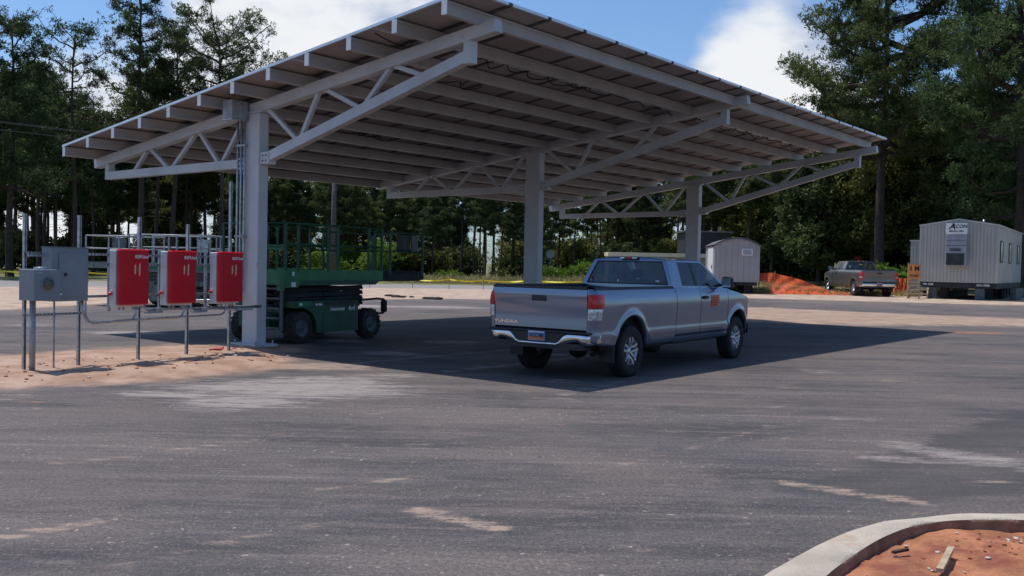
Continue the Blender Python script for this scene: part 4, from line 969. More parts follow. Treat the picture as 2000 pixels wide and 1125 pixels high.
    rails(-.52, 2.58, .0, Wd, (-.52, -.16, .75, 1.05, 2.10, 2.56), 2.46, 'guard_rail', 1.50)
    rails(2.0, 4.28, .10, Wd - .10, (2.45, 3.0, 4.28), 2.40, 'guard_rail', 1.40)
    for x in (-.52, 4.28):
        m = MB(); z0 = 2.46 if x < 0 else 2.40; a = .0 if x < 0 else .10
        m.tube([(x, a, z0), (x, Wd - a, z0)], .022, 8); m.tube([(x, a, 1.98), (x, Wd - a, 1.98)], .019, 8); m.build('guard_rail', RAIL, T)
    for y in (.5, 1.2): m = MB(); m.bar((-.52, y, 1.5), (-.52, y, 2.46), .04, .04); m.build('rail_post', RAIL, T)
    m = MB(); m.box(-.535, -.515, .02, .48, 1.92, 2.02); m.build('gate_plate', G, T)
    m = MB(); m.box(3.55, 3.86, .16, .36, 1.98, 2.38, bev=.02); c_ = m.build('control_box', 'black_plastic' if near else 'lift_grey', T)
    m = MB(); m.box(3.87, 4.10, .12, .16, 1.98, 2.36); m.build('document_box', 'lift_grey', T)
    m = MB(); m.tube([(1.9, .10, .86), (2.5, .06, .88), (2.72, .05, .86), (2.78, .05, .80), (2.78, .05, .62), (2.72, .05, .55), (2.35, .10, .52), (1.9, .14, .54)], .025, 8); m.build('wheel_guard', 'steel_dark', T)
    m = MB(); m.box(2.70, 2.82, .0, .14, .56, .84, bev=.03); m.build('corner_bumper', 'steel_dark', T)
    if not near:
        m = MB(); m.box(.3, .7, .05, .09, 1.9, 2.35); m.build('document_box', 'galvanized', T)
    return T
make_lift((-4.28, 19.6, 0), math.atan2(.862, .507), 'green four wheel scissor lift in shade right behind the white column', 'lift_green', 'lift_green_dark', 'lift_green_dark', True)
fl_ = make_lift((-10.55, 34.1, 0), math.atan2(.08, -.99) , 'far scissor lift with faded grey rails seen behind the red inverters', 'lift_green', 'lift_faded', 'galv_dull', False); fl_.scale = (.92, 1, 1)

# ------------------------------------------------------------------ office trailer
tx0, ty0 = 20.4, 48.0; e1 = Vector((.838, -.545, 0)); e2 = Vector((.545, .838, 0))
trz = math.atan2(e1.y, e1.x); tz = .43
tr = empty('office_trailer', (tx0, ty0, tz), trz); tag(tr, 'cream ribbed office trailer raised on dark piers under the pines', 'trailer')
TW, TL = 3.5, 11.4
m = MB(); m.prism([(0, 0, .83), (TW, 0, .83), (TW, 0, 3.62), (TW / 2, 0, 3.90), (0, 0, 3.62)], (0, TL, 0)); m.build('wall', 'trailer_siding', tr)
m = MB(); m.prism([(-.06, -.06, 3.60), (-.06, -.06, 3.66), (TW / 2, -.06, 3.96), (TW + .06, -.06, 3.66), (TW + .06, -.06, 3.60), (TW / 2, -.06, 3.905)], (0, TL + .12, 0)); m.build('roof', 'trailer_roof', tr)
for a, b in ((-.025, .05), (TW - .05, TW + .025)): m = MB(); m.box(a, b, -.025, .05, .83, 3.6); m.build('corner_trim', 'trailer_cream', tr)
m = MB(); m.box(.02, TW - .02, .05, TL - .05, .55, .829); m.box(.0, TW, .02, .05, .56, .829); m.build('floor_frame', 'steel_dark', tr)
for x in (.62, 2.75):
    for y in (.25, 3.6, 7.2, 10.6): m = MB(); m.box(x - .2, x + .2, y - .2, y + .2, -.12, .549); m.build('pier', 'pier_block', tr)
for y in (4.9, 5.9):
    m = MB(); m.lathe([(.0, -.1), (.36, -.1), (.38, -.05), (.38, .05), (.36, .1), (0, .1)], (TW - .35, y, .26), 'x', 20); m.build('wheel', 'rubber', tr)
m = MB(); m.box(1.23, 2.17, -.36, -.002, 1.63, 3.22, bev=.02); ac = m.build('air_conditioner', 'ac_grey', tr)
m = MB(); m.box(1.27, 2.08, -.375, -.361, 1.68, 2.26); 
m.build('condenser_grille', 'window_dark', ac)
m = MB()
for i in range(5): m.box(1.42, 1.92, -.372, -.361, 2.36 + i * .03, 2.375 + i * .03)
m.build('louvre', 'black_plastic', ac)
m = MB(); m.box(1.25, 2.15, -.366, -.361, 2.62, 2.64); m.box(1.25, 2.15, -.366, -.361, 2.88, 2.895); m.build('cabinet_seam', 'steel_dark', ac)
m = MB(); m.box(1.22, 2.18, -.40, -.363, 3.23, 3.72); sg_ = m.build('sign', 'white_paint', tr)
text('sign_letter', 'A', .42, 'sign_text', sg_, facing((1.50, -.404, 3.55), (1, 0, 0)), .002, .008, 1.05, .25)
text('sign_lettering', 'CCON', .23, 'sign_text', sg_, facing((1.84, -.404, 3.56), (1, 0, 0)), .002, .008, .95, .1)
text('sign_number', '800-251-1000', .115, 'sign_text', sg_, facing((1.70, -.404, 3.33), (1, 0, 0)), .002, .004, 1.0)
text('frame_number', 'NR 1258', .13, 'white_print', tr, facing((.42, .014, .71), (1, 0, 0)), .002, .003)
text('frame_number', 'AHI-17088', .13, 'white_print', tr, facing((2.90, .014, .71), (1, 0, 0)), .002, .003)
m = MB(); m.box(.12, .24, -.012, -.002, 1.1, 1.16); m.build('maker_plate', 'galvanized', tr)
for y, z0, z1 in ((1.4, 1.9, 2.85), (5.2, 1.9, 2.85), (9.3, 1.9, 2.85)):
    m = MB(); m.box(TW + .001, TW + .03, y - .45, y + .45, z0, z1); w_ = m.build('window', 'window_dark', tr)
    m = MB()
    for (a, b, c, d) in ((y - .5, y + .5, z1, z1 + .05), (y - .5, y + .5, z0 - .05, z0), (y - .5, y - .45, z0, z1), (y + .45, y + .5, z0, z1)): m.box(TW + .001, TW + .045, a, b, c, d)
    m.build('window_frame', 'steel_dark', w_)
m = MB(); m.tube([(2.6, 2.0, 3.7), (2.6, 2.0, 4.0)], .05, 8); m.build('roof_vent', 'galvanized', tr)
m = MB(); m.bar((TW + .5, 2.2, .05), (TW + .5, 6.0, .05), .25, .55); m.v = [(x, y, z + .25) for x, y, z in m.v]
tk = m.build('storage_tank', 'pier_block', None); tk.parent = None; tk.matrix_world = Matrix.Translation((tx0, ty0, tz)) @ Matrix.Rotation(trz, 4, 'Z'); tag(tk, 'dark green box lying on the ground beyond the cream trailer', 'box')
# cream shed behind the trailer
sh = empty('storage_container', (21.75, 52.4, .42), trz); tag(sh, 'pale cream container peeking out behind the office trailer', 'container')
m = MB(); m.box(0, 2.2, 0, 5, .35, 2.98); m.build('wall', 'trailer_siding', sh); m = MB(); m.box(-.05, 2.25, -.05, 5.05, 2.98, 3.05); m.build('roof', 'trailer_roof', sh); m = MB(); m.box(.1, 2.1, .1, 4.9, -.1, .349); m.build('base', 'steel_dark', sh)
# wooden steps and orange board
ws = empty('entry_steps', (19.75, 47.6, hz(19.7, 47.6)), trz + .1); tag(ws, 'low weathered wooden steps beside the office trailer', 'steps')
for i in range(3): m = MB(); m.box(-.1, .85, .1 + .28 * i, .4 + .28 * i, .20 + .2 * i, .24 + .2 * i); m.build('tread', 'timber', ws)
for x in (-.1, .80): m = MB(); m.prism([(x, .1, 0), (x, .98, 0), (x, .98, .60), (x, .68, .60), (x, .1, .20)], (.05, 0, 0)); m.build('stringer', 'timber', ws)
sb = empty('notice_board', (19.25, 46.6, hz(19.2, 46.6)), -.15); tag(sb, 'orange board with dark lettering on a timber frame left of the trailer', 'sign board')
for x in (0, .52): m = MB(); m.box(x, x + .06, 0, .06, -.05, 1.75); m.build('post', 'timber', sb)
for z in (.35, .75): m = MB(); m.box(.06, .52, .01, .05, z, z + .10); m.build('crosspiece', 'timber', sb)
m = MB(); m.box(.02, .56, -.03, -.002, .98, 1.68); bb = m.build('panel', 'sign_orange', sb)
text('lettering', '1 M', .30, 'sign_text', bb, facing((.29, -.034, 1.47), (1, 0, 0)), .002, .012); text('lettering', 'PARK', .17, 'sign_text', bb, facing((.29, -.034, 1.12), (1, 0, 0)), .002, .004)

# grey site shack with curved roof
s0 = empty('site_shack', (10.45, 49.6, .38), -.11); tag(s0, 'small grey site shack on wheels with curved dark roof', 'shack')
SWd, SLn = 2.30, 5.0
arc = [(SWd * t, 2.50 + .40 * (1 - (2 * t - 1) ** 2)) for t in np.linspace(0, 1, 13)]
m = MB(); m.prism([(0, 0, .64), (SWd, 0, .64)] + [(x, 0, z) for x, z in arc[::-1]], (0, SLn, 0)); m.build('wall', 'shack_siding', s0)
m = MB(); rows = [[(x * 1.05 - .06, y, z + dz_) for x, z in arc] for y, dz_ in ((-.08, -.03), (-.08, .05), (SLn + .08, .05), (SLn + .08, -.03), (-.08, -.03))]; m.grid(rows, smooth=False); m.build('roof', 'shack_roof', s0)
m = MB(); m.box(1.38, 1.92, -.05, -.002, 2.02, 2.36); w_ = m.build('window', 'white_paint', s0)
m = MB(); m.box(1.43, 1.87, -.056, -.0505, 2.06, 2.32); m.build('pane', 'ac_grey', w_)
m = MB(); m.box(-.03, -.001, .5, 3.4, .72, 2.42); d_ = m.build('door', 'white_paint', s0); m = MB(); m.box(-.06, -.031, .8, 1.0, 1.3, 1.5); m.build('door_lock', 'black_plastic', d_)
m = MB(); m.box(.1, SWd - .1, .1, SLn - .1, .46, .639); m.box(.3, .7, .5, 4.5, -.08, .46); m.box(SWd - .7, SWd - .3, .5, 4.5, -.08, .46); m.build('underframe', 'steel_dark', s0)
for y in (2.2, 3.0):
    for x in (.05, SWd - .25): m = MB(); m.lathe([(0, 0), (.28, 0), (.30, .05), (.30, .15), (.28, .2), (0, .2)], (x, y, .24), 'x', 18); m.build('wheel', 'rubber', s0)
m = MB(); m.bar((SWd * .5, .2, .45), (SWd * .5 - .4, -1.1, .40), .09, .09); m.build('tow_bar', 'steel_dark', s0)
# tan flat box trailer behind the silver truck and dark cabin
fb = empty('flat_container', (6.04, 60.0, .12), 0); tag(fb, 'long low tan container seen over the silver truck cab roof', 'container')
m = MB(); m.box(0, 6.2, 0, 2.4, .3, 2.22); m.build('wall', 'tan_box', fb); m = MB(); m.box(-.06, 6.26, -.06, 2.46, 2.22, 2.46); m.build('roof', 'box_edge', fb)
m = MB(); m.box(.2, 6.0, .2, 2.2, -.2, .299); m.build('base', 'steel_dark', fb)
db = empty('dark_cabin', (11.4, 63.5, .3), 0); tag(db, 'dark slatted cabin behind the grey shack', 'cabin')
m = MB(); m.box(0, 3.0, 0, 3.0, -.4, 3.75); m.build('wall', 'steel_dark', db)  # near-black wall colour
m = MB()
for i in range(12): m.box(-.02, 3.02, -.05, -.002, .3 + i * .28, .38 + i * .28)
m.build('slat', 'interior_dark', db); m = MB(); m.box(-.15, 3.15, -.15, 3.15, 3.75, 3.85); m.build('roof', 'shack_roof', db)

# ------------------------------------------------------------------ fences, tape, signs, poles
def cloth_net(name, top, bot, label, waves=.06):
    m = MB(); n = 60; uv = []; L = 0; rows = []
    def at(P, t):
        k = t * (len(P) - 1); i = min(int(k), len(P) - 2); return Vector(P[i]).lerp(Vector(P[i + 1]), k - i)
    prev = at(top, 0)
    nrow = 7
    for i in range(n + 1):
        a = at(top, i / n); b = at(bot, i / n); L += (a - prev).length; prev = a; r = []
        for j in range(nrow):
            p = a.lerp(b, j / (nrow - 1)); p.y += waves * math.sin(i * .7 + j * 1.3) + waves * .6 * math.sin(i * .31 + 2); r.append(tuple(p)); uv.append((L, j / (nrow - 1)))
        rows.append(r)
    m.grid(rows); m.uv = uv; o = m.build(name, 'orange_net'); tag(o, label, 'fence'); return o
hA = lambda x, y: hz(x, y)
cloth_net('safety_fence', [(13.0, 50.8, 1.48), (13.9, 51.0, 1.52), (15.4, 51.3, 1.2), (17.2, 51.8, .62), (18.4, 52, .55)], [(13.3, 50.6, .75), (13.9, 50.5, .60), (14.6, 50.3, .48), (16.6, 50.8, .42), (18.2, 51.4, .44)], 'orange plastic mesh fence sagging from the grey shack towards brown truck')
cloth_net('safety_fence', [(20.2, 52.2, 1.36), (20.9, 52.2, 1.36), (21.7, 52.1, 1.35)], [(20.0, 52.0, .42), (20.9, 51.9, .42), (21.7, 52.0, .42)], 'short piece of orange mesh fence between brown truck and trailer')
m = MB(); n = 40; rows = []
for i in range(n + 1):
    t = i / n; x = 13.5 + 4.6 * t; y = 50.15 + .7 * t; h0 = .46 + .16 * abs(math.sin(i * 1.1)) * (1 - .6 * t); rows.append([(x, y - .22, hA(x, y) + .01), (x, y - .05, h0 + .05), (x, y + .1, h0 - .02), (x, y + .3, hA(x, y) + .01)])
m.grid(rows); o = m.build('collapsed_fence', 'orange_net'); tag(o, 'bunched orange mesh lying along the sand at the fence foot', 'fence'); o.data.uv_layers.new(name='UVMap')
for (x, y, z) in ((13.1, 50.8, 1.55), (14.0, 51.05, 1.6), (20.9, 52.25, 1.5), (18.2, 54, 2.15)):
    m = MB(); m.box(x - .025, x + .025, y - .025, y + .025, .2, z); o = m.build('fence_stake', 'stake_wood' if z < 2 else 'tape_yellow'); tag(o, 'wooden stake holding the orange mesh fence' if z < 2 else 'thin yellow marker post beyond the brown truck', 'stake' if z < 2 else 'post', 'stakes of the orange fence' if z < 2 else None)
tp = [(-40, 58.5, .62), (-31.69, 60, .58), (-26.59, 60, .60), (-21, 60.5, .62), (-16, 61, .56), (-9.22, 62, .62), (-6.44, 62, .58), (-4.08, 62, .62), (-1.86, 62, .60), (1.2, 62, .66), (4.96, 62, .70)]
rows = []
for i in range(len(tp) - 1):
    for k in range(8):
        t = k / 8; a, b = Vector(tp[i]), Vector(tp[i + 1]); p = a.lerp(b, t); sag = .10 * 4 * t * (1 - t); tw = .05 * math.sin(i * 2 + t * 6)
        rows.append([(p.x, p.y + tw, p.z - sag + .04), (p.x, p.y - tw, p.z - sag - .04)])
m = MB(); m.grid(rows); o = m.build('caution_tape', 'tape_yellow'); tag(o, 'yellow caution tape strung on low stakes before the pines', 'tape')
st0 = None
for i, p in enumerate(tp):
    if st0 is None:
        m = MB(); m.prism([(-.02, -.02, -.7), (.02, -.02, -.7), (.02, .02, -.7), (-.02, .02, -.7)], (0, 0, .76)); st0 = m.build('tape_stake', 'stake_wood'); o = st0
    else: o = st0.copy(); COL.objects.link(o)
    o.location = p; tag(o, 'thin wooden stake carrying the yellow caution tape', 'stake', 'stakes under the caution tape')
def sign_post(name, loc, h, r, mat, back, label):
    T = empty(name, loc, 0); tag(T, label, 'sign'); m = MB(); m.box(-.03, .03, -.02, .02, -.1, h); m.build('post', 'galv_dull', T)
    m = MB(); m.prism([(r * math.cos(math.pi / 8 + math.pi / 4 * i), -.03, h - r + r * math.sin(math.pi / 8 + math.pi / 4 * i)) for i in range(8)], (0, .006, 0)); m.build('sign_plate', mat, T)
sign_post('stop_sign', (3.46, 88, .0), 3.1, .42, 'galv_dull', True, 'octagonal road sign seen from its plain grey back among pines')
sign_post('stop_sign', (31.0, 86, .42), 2.9, .42, 'stop_red', False, 'small red octagonal sign above the brown truck roof')
pole = empty('utility_pole', (-15.4, 82, 0), 0); tag(pole, 'weathered wooden utility pole rising behind the green scissor lift', 'utility pole')
m = MB(); m.tube([(0, 0, -.3), (.02, 0, 5), (.05, 0, 11)], [.24, .22, .17], 12); m.build('pole', 'bark_grey', pole)
m = MB(); m.box(-1.2, 1.2, -.06, .06, 10.2, 10.35); m.build('crossarm', 'wood_pole', pole)
for k, dz_ in enumerate((0, -.12, -.55)):
    a = Vector((-15.4 + (-1, 1, 0)[k], 82, 10.4 + dz_)); b = Vector((-47.0 + (-1, 1, 0)[k], 40, 10.2 + dz_)); pts = []
    for i in range(25):
        t = i / 24; p = a.lerp(b, t); p.z -= .9 * 4 * t * (1 - t) * .4; pts.append(p)
    m = MB(); m.tube(pts, .017, 5, cap=False); o = m.build('power_line', 'rope_black'); tag(o, ('upper power line running left from the utility pole', 'middle power line running left from the utility pole', 'lowest power line running left from the utility pole')[k], 'cable')

# ------------------------------------------------------------------ stones and scraps
def rock(r, seed, flat=.6):
    rr = random.Random(seed); m = MB(); n = 7; rows = []
    prof = [(-.5, .5), (-.2, .95), (.2, .9), (.5, .45)]
    vs = []; off = [[rr.uniform(.75, 1.2) for _ in range(n)] for _ in prof]
    for (z, q_), o_ in zip(prof, off):
        for j in range(n): a = 2 * math.pi * j / n; vs.append((r * q_ * o_[j] * math.cos(a), r * q_ * o_[j] * math.sin(a) * .8, r * flat * z))
    fs = [(i * n + j, i * n + (j + 1) % n, (i + 1) * n + (j + 1) % n, (i + 1) * n + j) for i in range(3) for j in range(n)] + [tuple(range(n))[::-1], tuple(range(3 * n, 4 * n))]
    m.add(vs, fs); return m
def in_poly(x, y, P): return np_sd(np.array([x]), np.array([y]), P)[0]
isz = lambda x, y: .078 + .028 * MN.noise(Vector((x * 1.3, y * 1.3, 3))) + .016 * MN.noise(Vector((x * 6, y * 6, 1)))
protos = [rock(.02, s).build('stone', 'stone_pale' if s % 2 else 'stone_red') for s in range(6)]
cntr = 0; used_p = [False] * 6
def put_stone(x, y, z, s, k, lab, grp):
    if used_p[k]: o = protos[k].copy(); COL.objects.link(o)
    else: o = protos[k]; used_p[k] = True
    o.location = (x, y, z); o.scale = (s, s, s); o.rotation_euler = (0, 0, rnd.uniform(0, 6)); tag(o, lab, 'stone', grp)
tries = 0
while cntr < 150 and tries < 2000:
    tries += 1; x, y = rnd.uniform(1.6, 4.4), rnd.uniform(4.9, 6.2)
    if rnd.random() < .5: x, y = rnd.gauss(3.25, .35), rnd.gauss(5.85, .14)
    if in_poly(x, y, INN + [(6.1, 1.0)]) < .04: continue
    k = rnd.choice((1, 3, 0, 2, 4, 2, 0)); put_stone(x, y, isz(x, y) + .004, rnd.uniform(.25, 1.0), k, ('small pale stone' if k % 2 else 'small clod of red clay') + ' lying on the red island soil', 'pale stones on the island soil' if k % 2 else 'clay clods on the island soil'); cntr += 1
for i in range(95):
    s = rnd.uniform(-2.9, 2.4); of = rnd.uniform(-.7, 1.5); x, y, _ = rk(s, of)
    k = rnd.choice((0, 2, 4, 0, 1)); put_stone(x, y, hz(x, y) + .008, rnd.uniform(.5, 1.8), k, ('pale pebble' if k % 2 else 'reddish clod of dirt') + ' on the dirt under the equipment rack', 'pale pebbles under the rack' if k % 2 else 'dirt clods under the rack')
for i in range(14):
    x, y = -4.85 + rnd.gauss(0, .16), 16.6 + rnd.gauss(0, .1); put_stone(x, y, hz(x, y) + .015, rnd.uniform(1.2, 2.6), rnd.choice((1, 3, 5)), 'pale rubble piece heaped before the near column', 'rubble before the near column')
for i in range(40):
    x, y = rnd.uniform(-4, 5), rnd.uniform(5.4, 13); put_stone(x, y, .004, rnd.uniform(.2, .55), rnd.choice((1, 3, 0, 5)), 'loose pebble on the open asphalt', 'pebbles on the asphalt')
m = MB(); m.prism([(-.12, 0, 0), (-.02, -.07, .02), (.10, -.03, .01), (.13, .04, .05), (.02, .07, .03)], (0, 0, .03)); o = m.build('plastic_scrap', 'red_scrap'); o.location = (-5.2, 16.85, hz(-5.2, 16.85) + .03); tag(o, 'crumpled red scrap on the dirt between rack and column', 'scrap')
m = MB(); m.bar((2.36, 5.17, .125), (2.62, 5.60, .125), .035, .022); o = m.build('timber_stick', 'timber'); tag(o, 'short flat timber stick lying on the red island soil', 'stick')
m = MB(); m.bar((2.27, 5.58, .098), (2.38, 5.64, .10), .022, .014); o = m.build('wood_chip', 'dark_debris'); tag(o, 'dark wood chip on the soil close to the kerb', 'stick')
for i in range(16):
    x = rnd.uniform(-6.2, -3.3); t = (x + 6.2) / 2.9; y = 46.6 - 2.6 * t + rnd.uniform(-.3, .5); mm = rock(rnd.uniform(.10, .30), 100 + i, .45); o = mm.build('dirt_clump', 'dark_debris'); o.location = (x, y, .05); tag(o, 'dark clod at the sandy far edge of the asphalt', 'clod', 'dark clods at the far lot edge')

# ------------------------------------------------------------------ trees
def tuft_mesh(name, C, seed, size, wdt, k, mat, var):
    """C: (n,3) tuft centres -> one mesh of k thin triangles per tuft"""
    g = np.random.default_rng(seed); n = len(C)
    d = g.normal(size=(n, k, 3)); d[..., 2] += .55; d /= np.linalg.norm(d, axis=2, keepdims=True)
    L = size * g.uniform(.6, 1.25, (n, k, 1)); tip = C[:, None, :] + d * L
    s = np.cross(d, g.normal(size=(n, k, 3))); s /= np.linalg.norm(s, axis=2, keepdims=True) + 1e-9; s *= wdt * g.uniform(.6, 1.2, (n, k, 1))
    b = C[:, None, :] + d * L * .12 + g.normal(size=(n, k, 3)) * size * .15
    v = np.stack([b - s * .4, b + d * L * .55 + s, tip, b + d * L * .5 - s], 2).reshape(-1, 3)
    me = bpy.data.meshes.new(name); me.vertices.add(len(v)); me.vertices.foreach_set('co', v.ravel().astype(np.float32))
    nf = n * k; me.loops.add(nf * 4); me.loops.foreach_set('vertex_index', np.arange(nf * 4, dtype=np.int32)); me.polygons.add(nf); me.polygons.foreach_set('loop_start', np.arange(nf, dtype=np.int32) * 4)
    try: me.polygons.foreach_set('loop_total', np.full(nf, 4, dtype=np.int32))
    except Exception: pass
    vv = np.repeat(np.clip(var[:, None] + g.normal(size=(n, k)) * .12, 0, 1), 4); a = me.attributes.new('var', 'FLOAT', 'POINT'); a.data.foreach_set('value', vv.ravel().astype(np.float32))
    me.update(); me.materials.append(MAT[mat]); return me
def pine(seed, H, cb, Rm, nl, per, prof, size=.36, wdt=.05, k=8, mat='needles', bark='bark', lean=.3, trunk_r=.22, spread=.42, sub=4, droop=0.0, stubs=0):
    g = random.Random(seed); ng = np.random.default_rng(seed)
    T = MB(); pts = []; lx, ly = g.uniform(-lean, lean), g.uniform(-lean, lean)
    tp = lambda z: Vector((lx * (z / H) ** 2 + .12 * math.sin(z * .35 + seed), ly * (z / H) ** 2 + .12 * math.cos(z * .3 + seed), z))
    zs = np.linspace(-.3, H * .985, 16); T.tube([tp(z) for z in zs], [trunk_r * (1.25 if z < .3 else 1) * (1 - .88 * max(0, z) / H) + .015 for z in zs], 9)
    C = []; V = []
    ga = g.uniform(0, 6)
    for i in range(nl):
        u = ((i + .5) / nl); z = cb + (H - cb) * u ** .92 + g.uniform(-.3, .3); z = min(z, H * .97); ga += 2.4 + g.uniform(-.5, .5)
        L = Rm * prof(u) * g.uniform(.55, 1.15)
        rise = lerp(-.10 - droop, 1.0, u ** 1.6) + g.uniform(-.15, .2)
        base = tp(z); az = Vector((math.cos(ga), math.sin(ga), 0)); bl = []; n = 7; bend_ = g.uniform(-.4, .4)
        for j in range(n):
            t = j / (n - 1); a2 = az + Vector((-az.y, az.x, 0)) * bend_ * t * t
            bl.append(base + a2 * (L * t) + Vector((0, 0, L * (rise * t + .30 * t * t * (1 - min(1, rise)) - .12 * math.sin(math.pi * t)) + g.uniform(-.04, .04) * L)))
        T.tube(bl, [max(.012, (.018 + .021 * L) * (1 - .8 * j / (n - 1)) * trunk_r / .22) for j in range(n)], 5, cap=False)
        ns = max(2, int(sub * (L / Rm) * 1.4 + 1.5))
        for s_ in range(ns):
            t0 = g.uniform(.35, 1.0) if s_ else 1.0; p0 = bl[int(t0 * (n - 1))]
            dd = (az * g.uniform(.1, .9) + Vector((g.uniform(-.8, .8), g.uniform(-.8, .8), g.uniform(-.05, .65)))); dd.normalize(); sl_ = L * g.uniform(.14, .34) if s_ else .1
            p1 = p0 + dd * sl_
            if s_: T.tube([p0, p0.lerp(p1, .5) + Vector((0, 0, .04 * L)), p1], [.02, .014, .008], 4, cap=False)
            m_ = max(3, int(per * g.uniform(.6, 1.4))); q_ = ng.normal(size=(m_, 3)) * np.array([spread, spread, spread * .55]) * (.7 + .12 * L)
            cc = np.array(p1)[None] + q_ - np.array(dd)[None] * ng.uniform(0, .5, (m_, 1)) * sl_; C.append(cc); base_v = g.uniform(.12, .62); V.append(np.clip(base_v + q_[:, 2] / spread * .22, 0, 1))  # higher tufts of a clump get the lit tone: sunlight put into the colour
    for i in range(stubs):
        z = g.uniform(cb * .45, cb); a = g.uniform(0, 6.3); L = g.uniform(.4, 1.6); b = tp(z); T.tube([b, b + Vector((math.cos(a) * L * .6, math.sin(a) * L * .6, .02)), b + Vector((math.cos(a) * L, math.sin(a) * L, -.1 * L))], [.03, .02, .01], 4, cap=False)
    C = np.concatenate(C); V = np.concatenate(V)
    tm = bpy.data.meshes.new('trunk'); tm.from_pydata([tuple(v) for v in T.v], [], T.f); tm.polygons.foreach_set('use_smooth', T.sm); tm.materials.append(MAT[bark])
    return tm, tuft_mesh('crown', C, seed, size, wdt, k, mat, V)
def plant(meshes, name, x, y, s, label, cat, group=None, rz=None, sz=None, z=None):
    T = empty(name, (x, y, hz(x, y) if z is None else z), rnd.uniform(0, 6.28) if rz is None else rz); T.scale = (s, s, sz or s)
    for me in meshes: o = bpy.data.objects.new(me.name.split('.')[0], me); COL.objects.link(o); o.parent = T
    tag(T, label, cat, group); return T
P_round = lambda u: (.55 + .45 * math.sin(math.pi * min(1, u * 1.05 + .12))) * (1 - .55 * u ** 3)
P_cone = lambda u: 1.0 * (1 - u) ** .62 * (.75 + .25 * math.sin(u * 9)) + .10
P_flat = lambda u: .45 + .55 * math.sin(math.pi * min(1, .15 + u * .75))
P_low = lambda u: 1.0 * (1 - u) ** .45 + .08
sx_of = lambda px: (px - 1000) / FPX
# belt variants (20 m tall nominal)
B = [pine(11, 20, 9.5, 3.3, 28, 11, P_round, size=.38, wdt=.07, k=6, spread=.28, sub=8, stubs=10), pine(12, 20, 11.0, 2.9, 24, 10, P_flat, size=.38, wdt=.07, k=6, spread=.28, sub=8, stubs=12),
     pine(13, 20, 7.5, 3.1, 34, 10, P_cone, size=.38, wdt=.07, k=6, spread=.28, sub=8, stubs=8), pine(14, 20, 9.0, 3.6, 30, 11, P_round, size=.38, wdt=.07, k=6, spread=.28, sub=8, mat='needles_blue', stubs=10),
     pine(15, 20, 12.5, 2.6, 20, 10, P_flat, size=.38, wdt=.07, k=6, spread=.28, sub=8, stubs=14)]
LB = [pine(21, 9, 1.6, 2.7, 34, 30, P_low, size=.36, wdt=.07, k=7, mat='needles', trunk_r=.14), pine(22, 9, 2.4, 3.0, 30, 32, P_round, size=.36, wdt=.07, k=7, mat='needles_yellow', trunk_r=.14), pine(23, 9, 1.2, 2.4, 34, 28, P_cone, size=.34, wdt=.065, k=7, mat='needles_blue', trunk_r=.12)]
# hero pines
def at_px(px, Y): return ((px - 1000 + .0209 * 0) / FPX * Y, Y)
x, y = at_px(272, 78); plant(pine(31, 24.5, 9.5, 5.0, 40, 11, P_cone, size=.30, wdt=.042, spread=.25, sub=12, k=8, trunk_r=.27), 'pine_tree', x, y, 1, 'tallest full pine on the left reaching above the picture top', 'pine')
x, y = at_px(338, 80); plant(pine(32, 20.5, 9.5, 3.8, 26, 10, P_round, size=.30, wdt=.042, spread=.25, sub=10, k=8, trunk_r=.22), 'pine_tree', x, y, 1, 'dark bushy pine pressed against the right side of the tallest left pine', 'pine')
x, y = at_px(428, 79); plant(pine(33, 19.6, 13.2, 4.5, 28, 9, P_flat, size=.30, wdt=.042, spread=.24, sub=10, k=8, trunk_r=.22), 'pine_tree', x, y, 1, 'round topped pine just above the low slope of the carport roof', 'pine')
x, y = at_px(142, 74); plant(pine(34, 18.9, 9.5, 3.4, 24, 5, P_flat, size=.28, wdt=.042, k=8, trunk_r=.19, spread=.24, sub=8), 'pine_tree', x, y, 1, 'thin sparse pine with see through top left of the tallest pine', 'pine')
x, y = at_px(20, 70); plant(pine(35, 18.5, 6, 4.6, 34, 12, P_cone, size=.30, wdt=.042, spread=.26, sub=10, k=8, mat='needles_blue', trunk_r=.26), 'pine_tree', x, y, 1, 'dense dark pine at the left edge of the picture', 'pine')
x, y = at_px(-70, 66); plant(pine(36, 20, 5, 5.0, 30, 12, P_round, size=.30, wdt=.042, spread=.26, sub=10, k=8, trunk_r=.26), 'pine_tree', x, y, 1, 'dense pine mostly cut off by the left picture edge', 'pine')
for px, Y, s, k, lab in ((75, 80, .86, 3, 'dark pine between the left edge pine and the sparse one'), (110, 84, .68, 0, 'short dark pine behind and left of the sparse pine'), (180, 82, .66, 3, 'short dark pine just right of the sparse pine'), (215, 88, .62, 2, 'short pine below the gap before the tallest left pine'), (305, 82, .84, 1, 'slim pine between the tallest and the bushy left pines'), (470, 86, .66, 0, 'pine with its top hidden by the low carport eave')):
    x, y = at_px(px, Y); plant(B[k], 'pine_tree', x, y, s, lab, 'pine', sz=s)
x, y = at_px(1716, 68); plant(pine(41, 25.5, 9.0, 7.6, 46, 18, P_round, size=.28, wdt=.042, k=9, trunk_r=.36, spread=.27, sub=19), 'pine_tree', x, y, 1, 'great spreading pine with thick trunk towering over the right side', 'pine')
x, y = at_px(1985, 58); plant(pine(42, 23, 5.0, 6.4, 50, 20, P_round, size=.28, wdt=.042, k=9, mat='needles_blue', trunk_r=.36, spread=.28, sub=16), 'pine_tree', x, y, 1, 'dense dark pine at the right picture edge behind the trailer', 'pine')
x, y = at_px(1885, 82); plant(pine(43, 19.5, 3.5, 5.0, 44, 17, P_cone, size=.30, wdt=.045, k=8, mat='needles', trunk_r=.3, spread=.27, sub=12), 'pine_tree', x, y, 1, 'dark pine filling the gap between the great pine and the edge pine', 'pine')
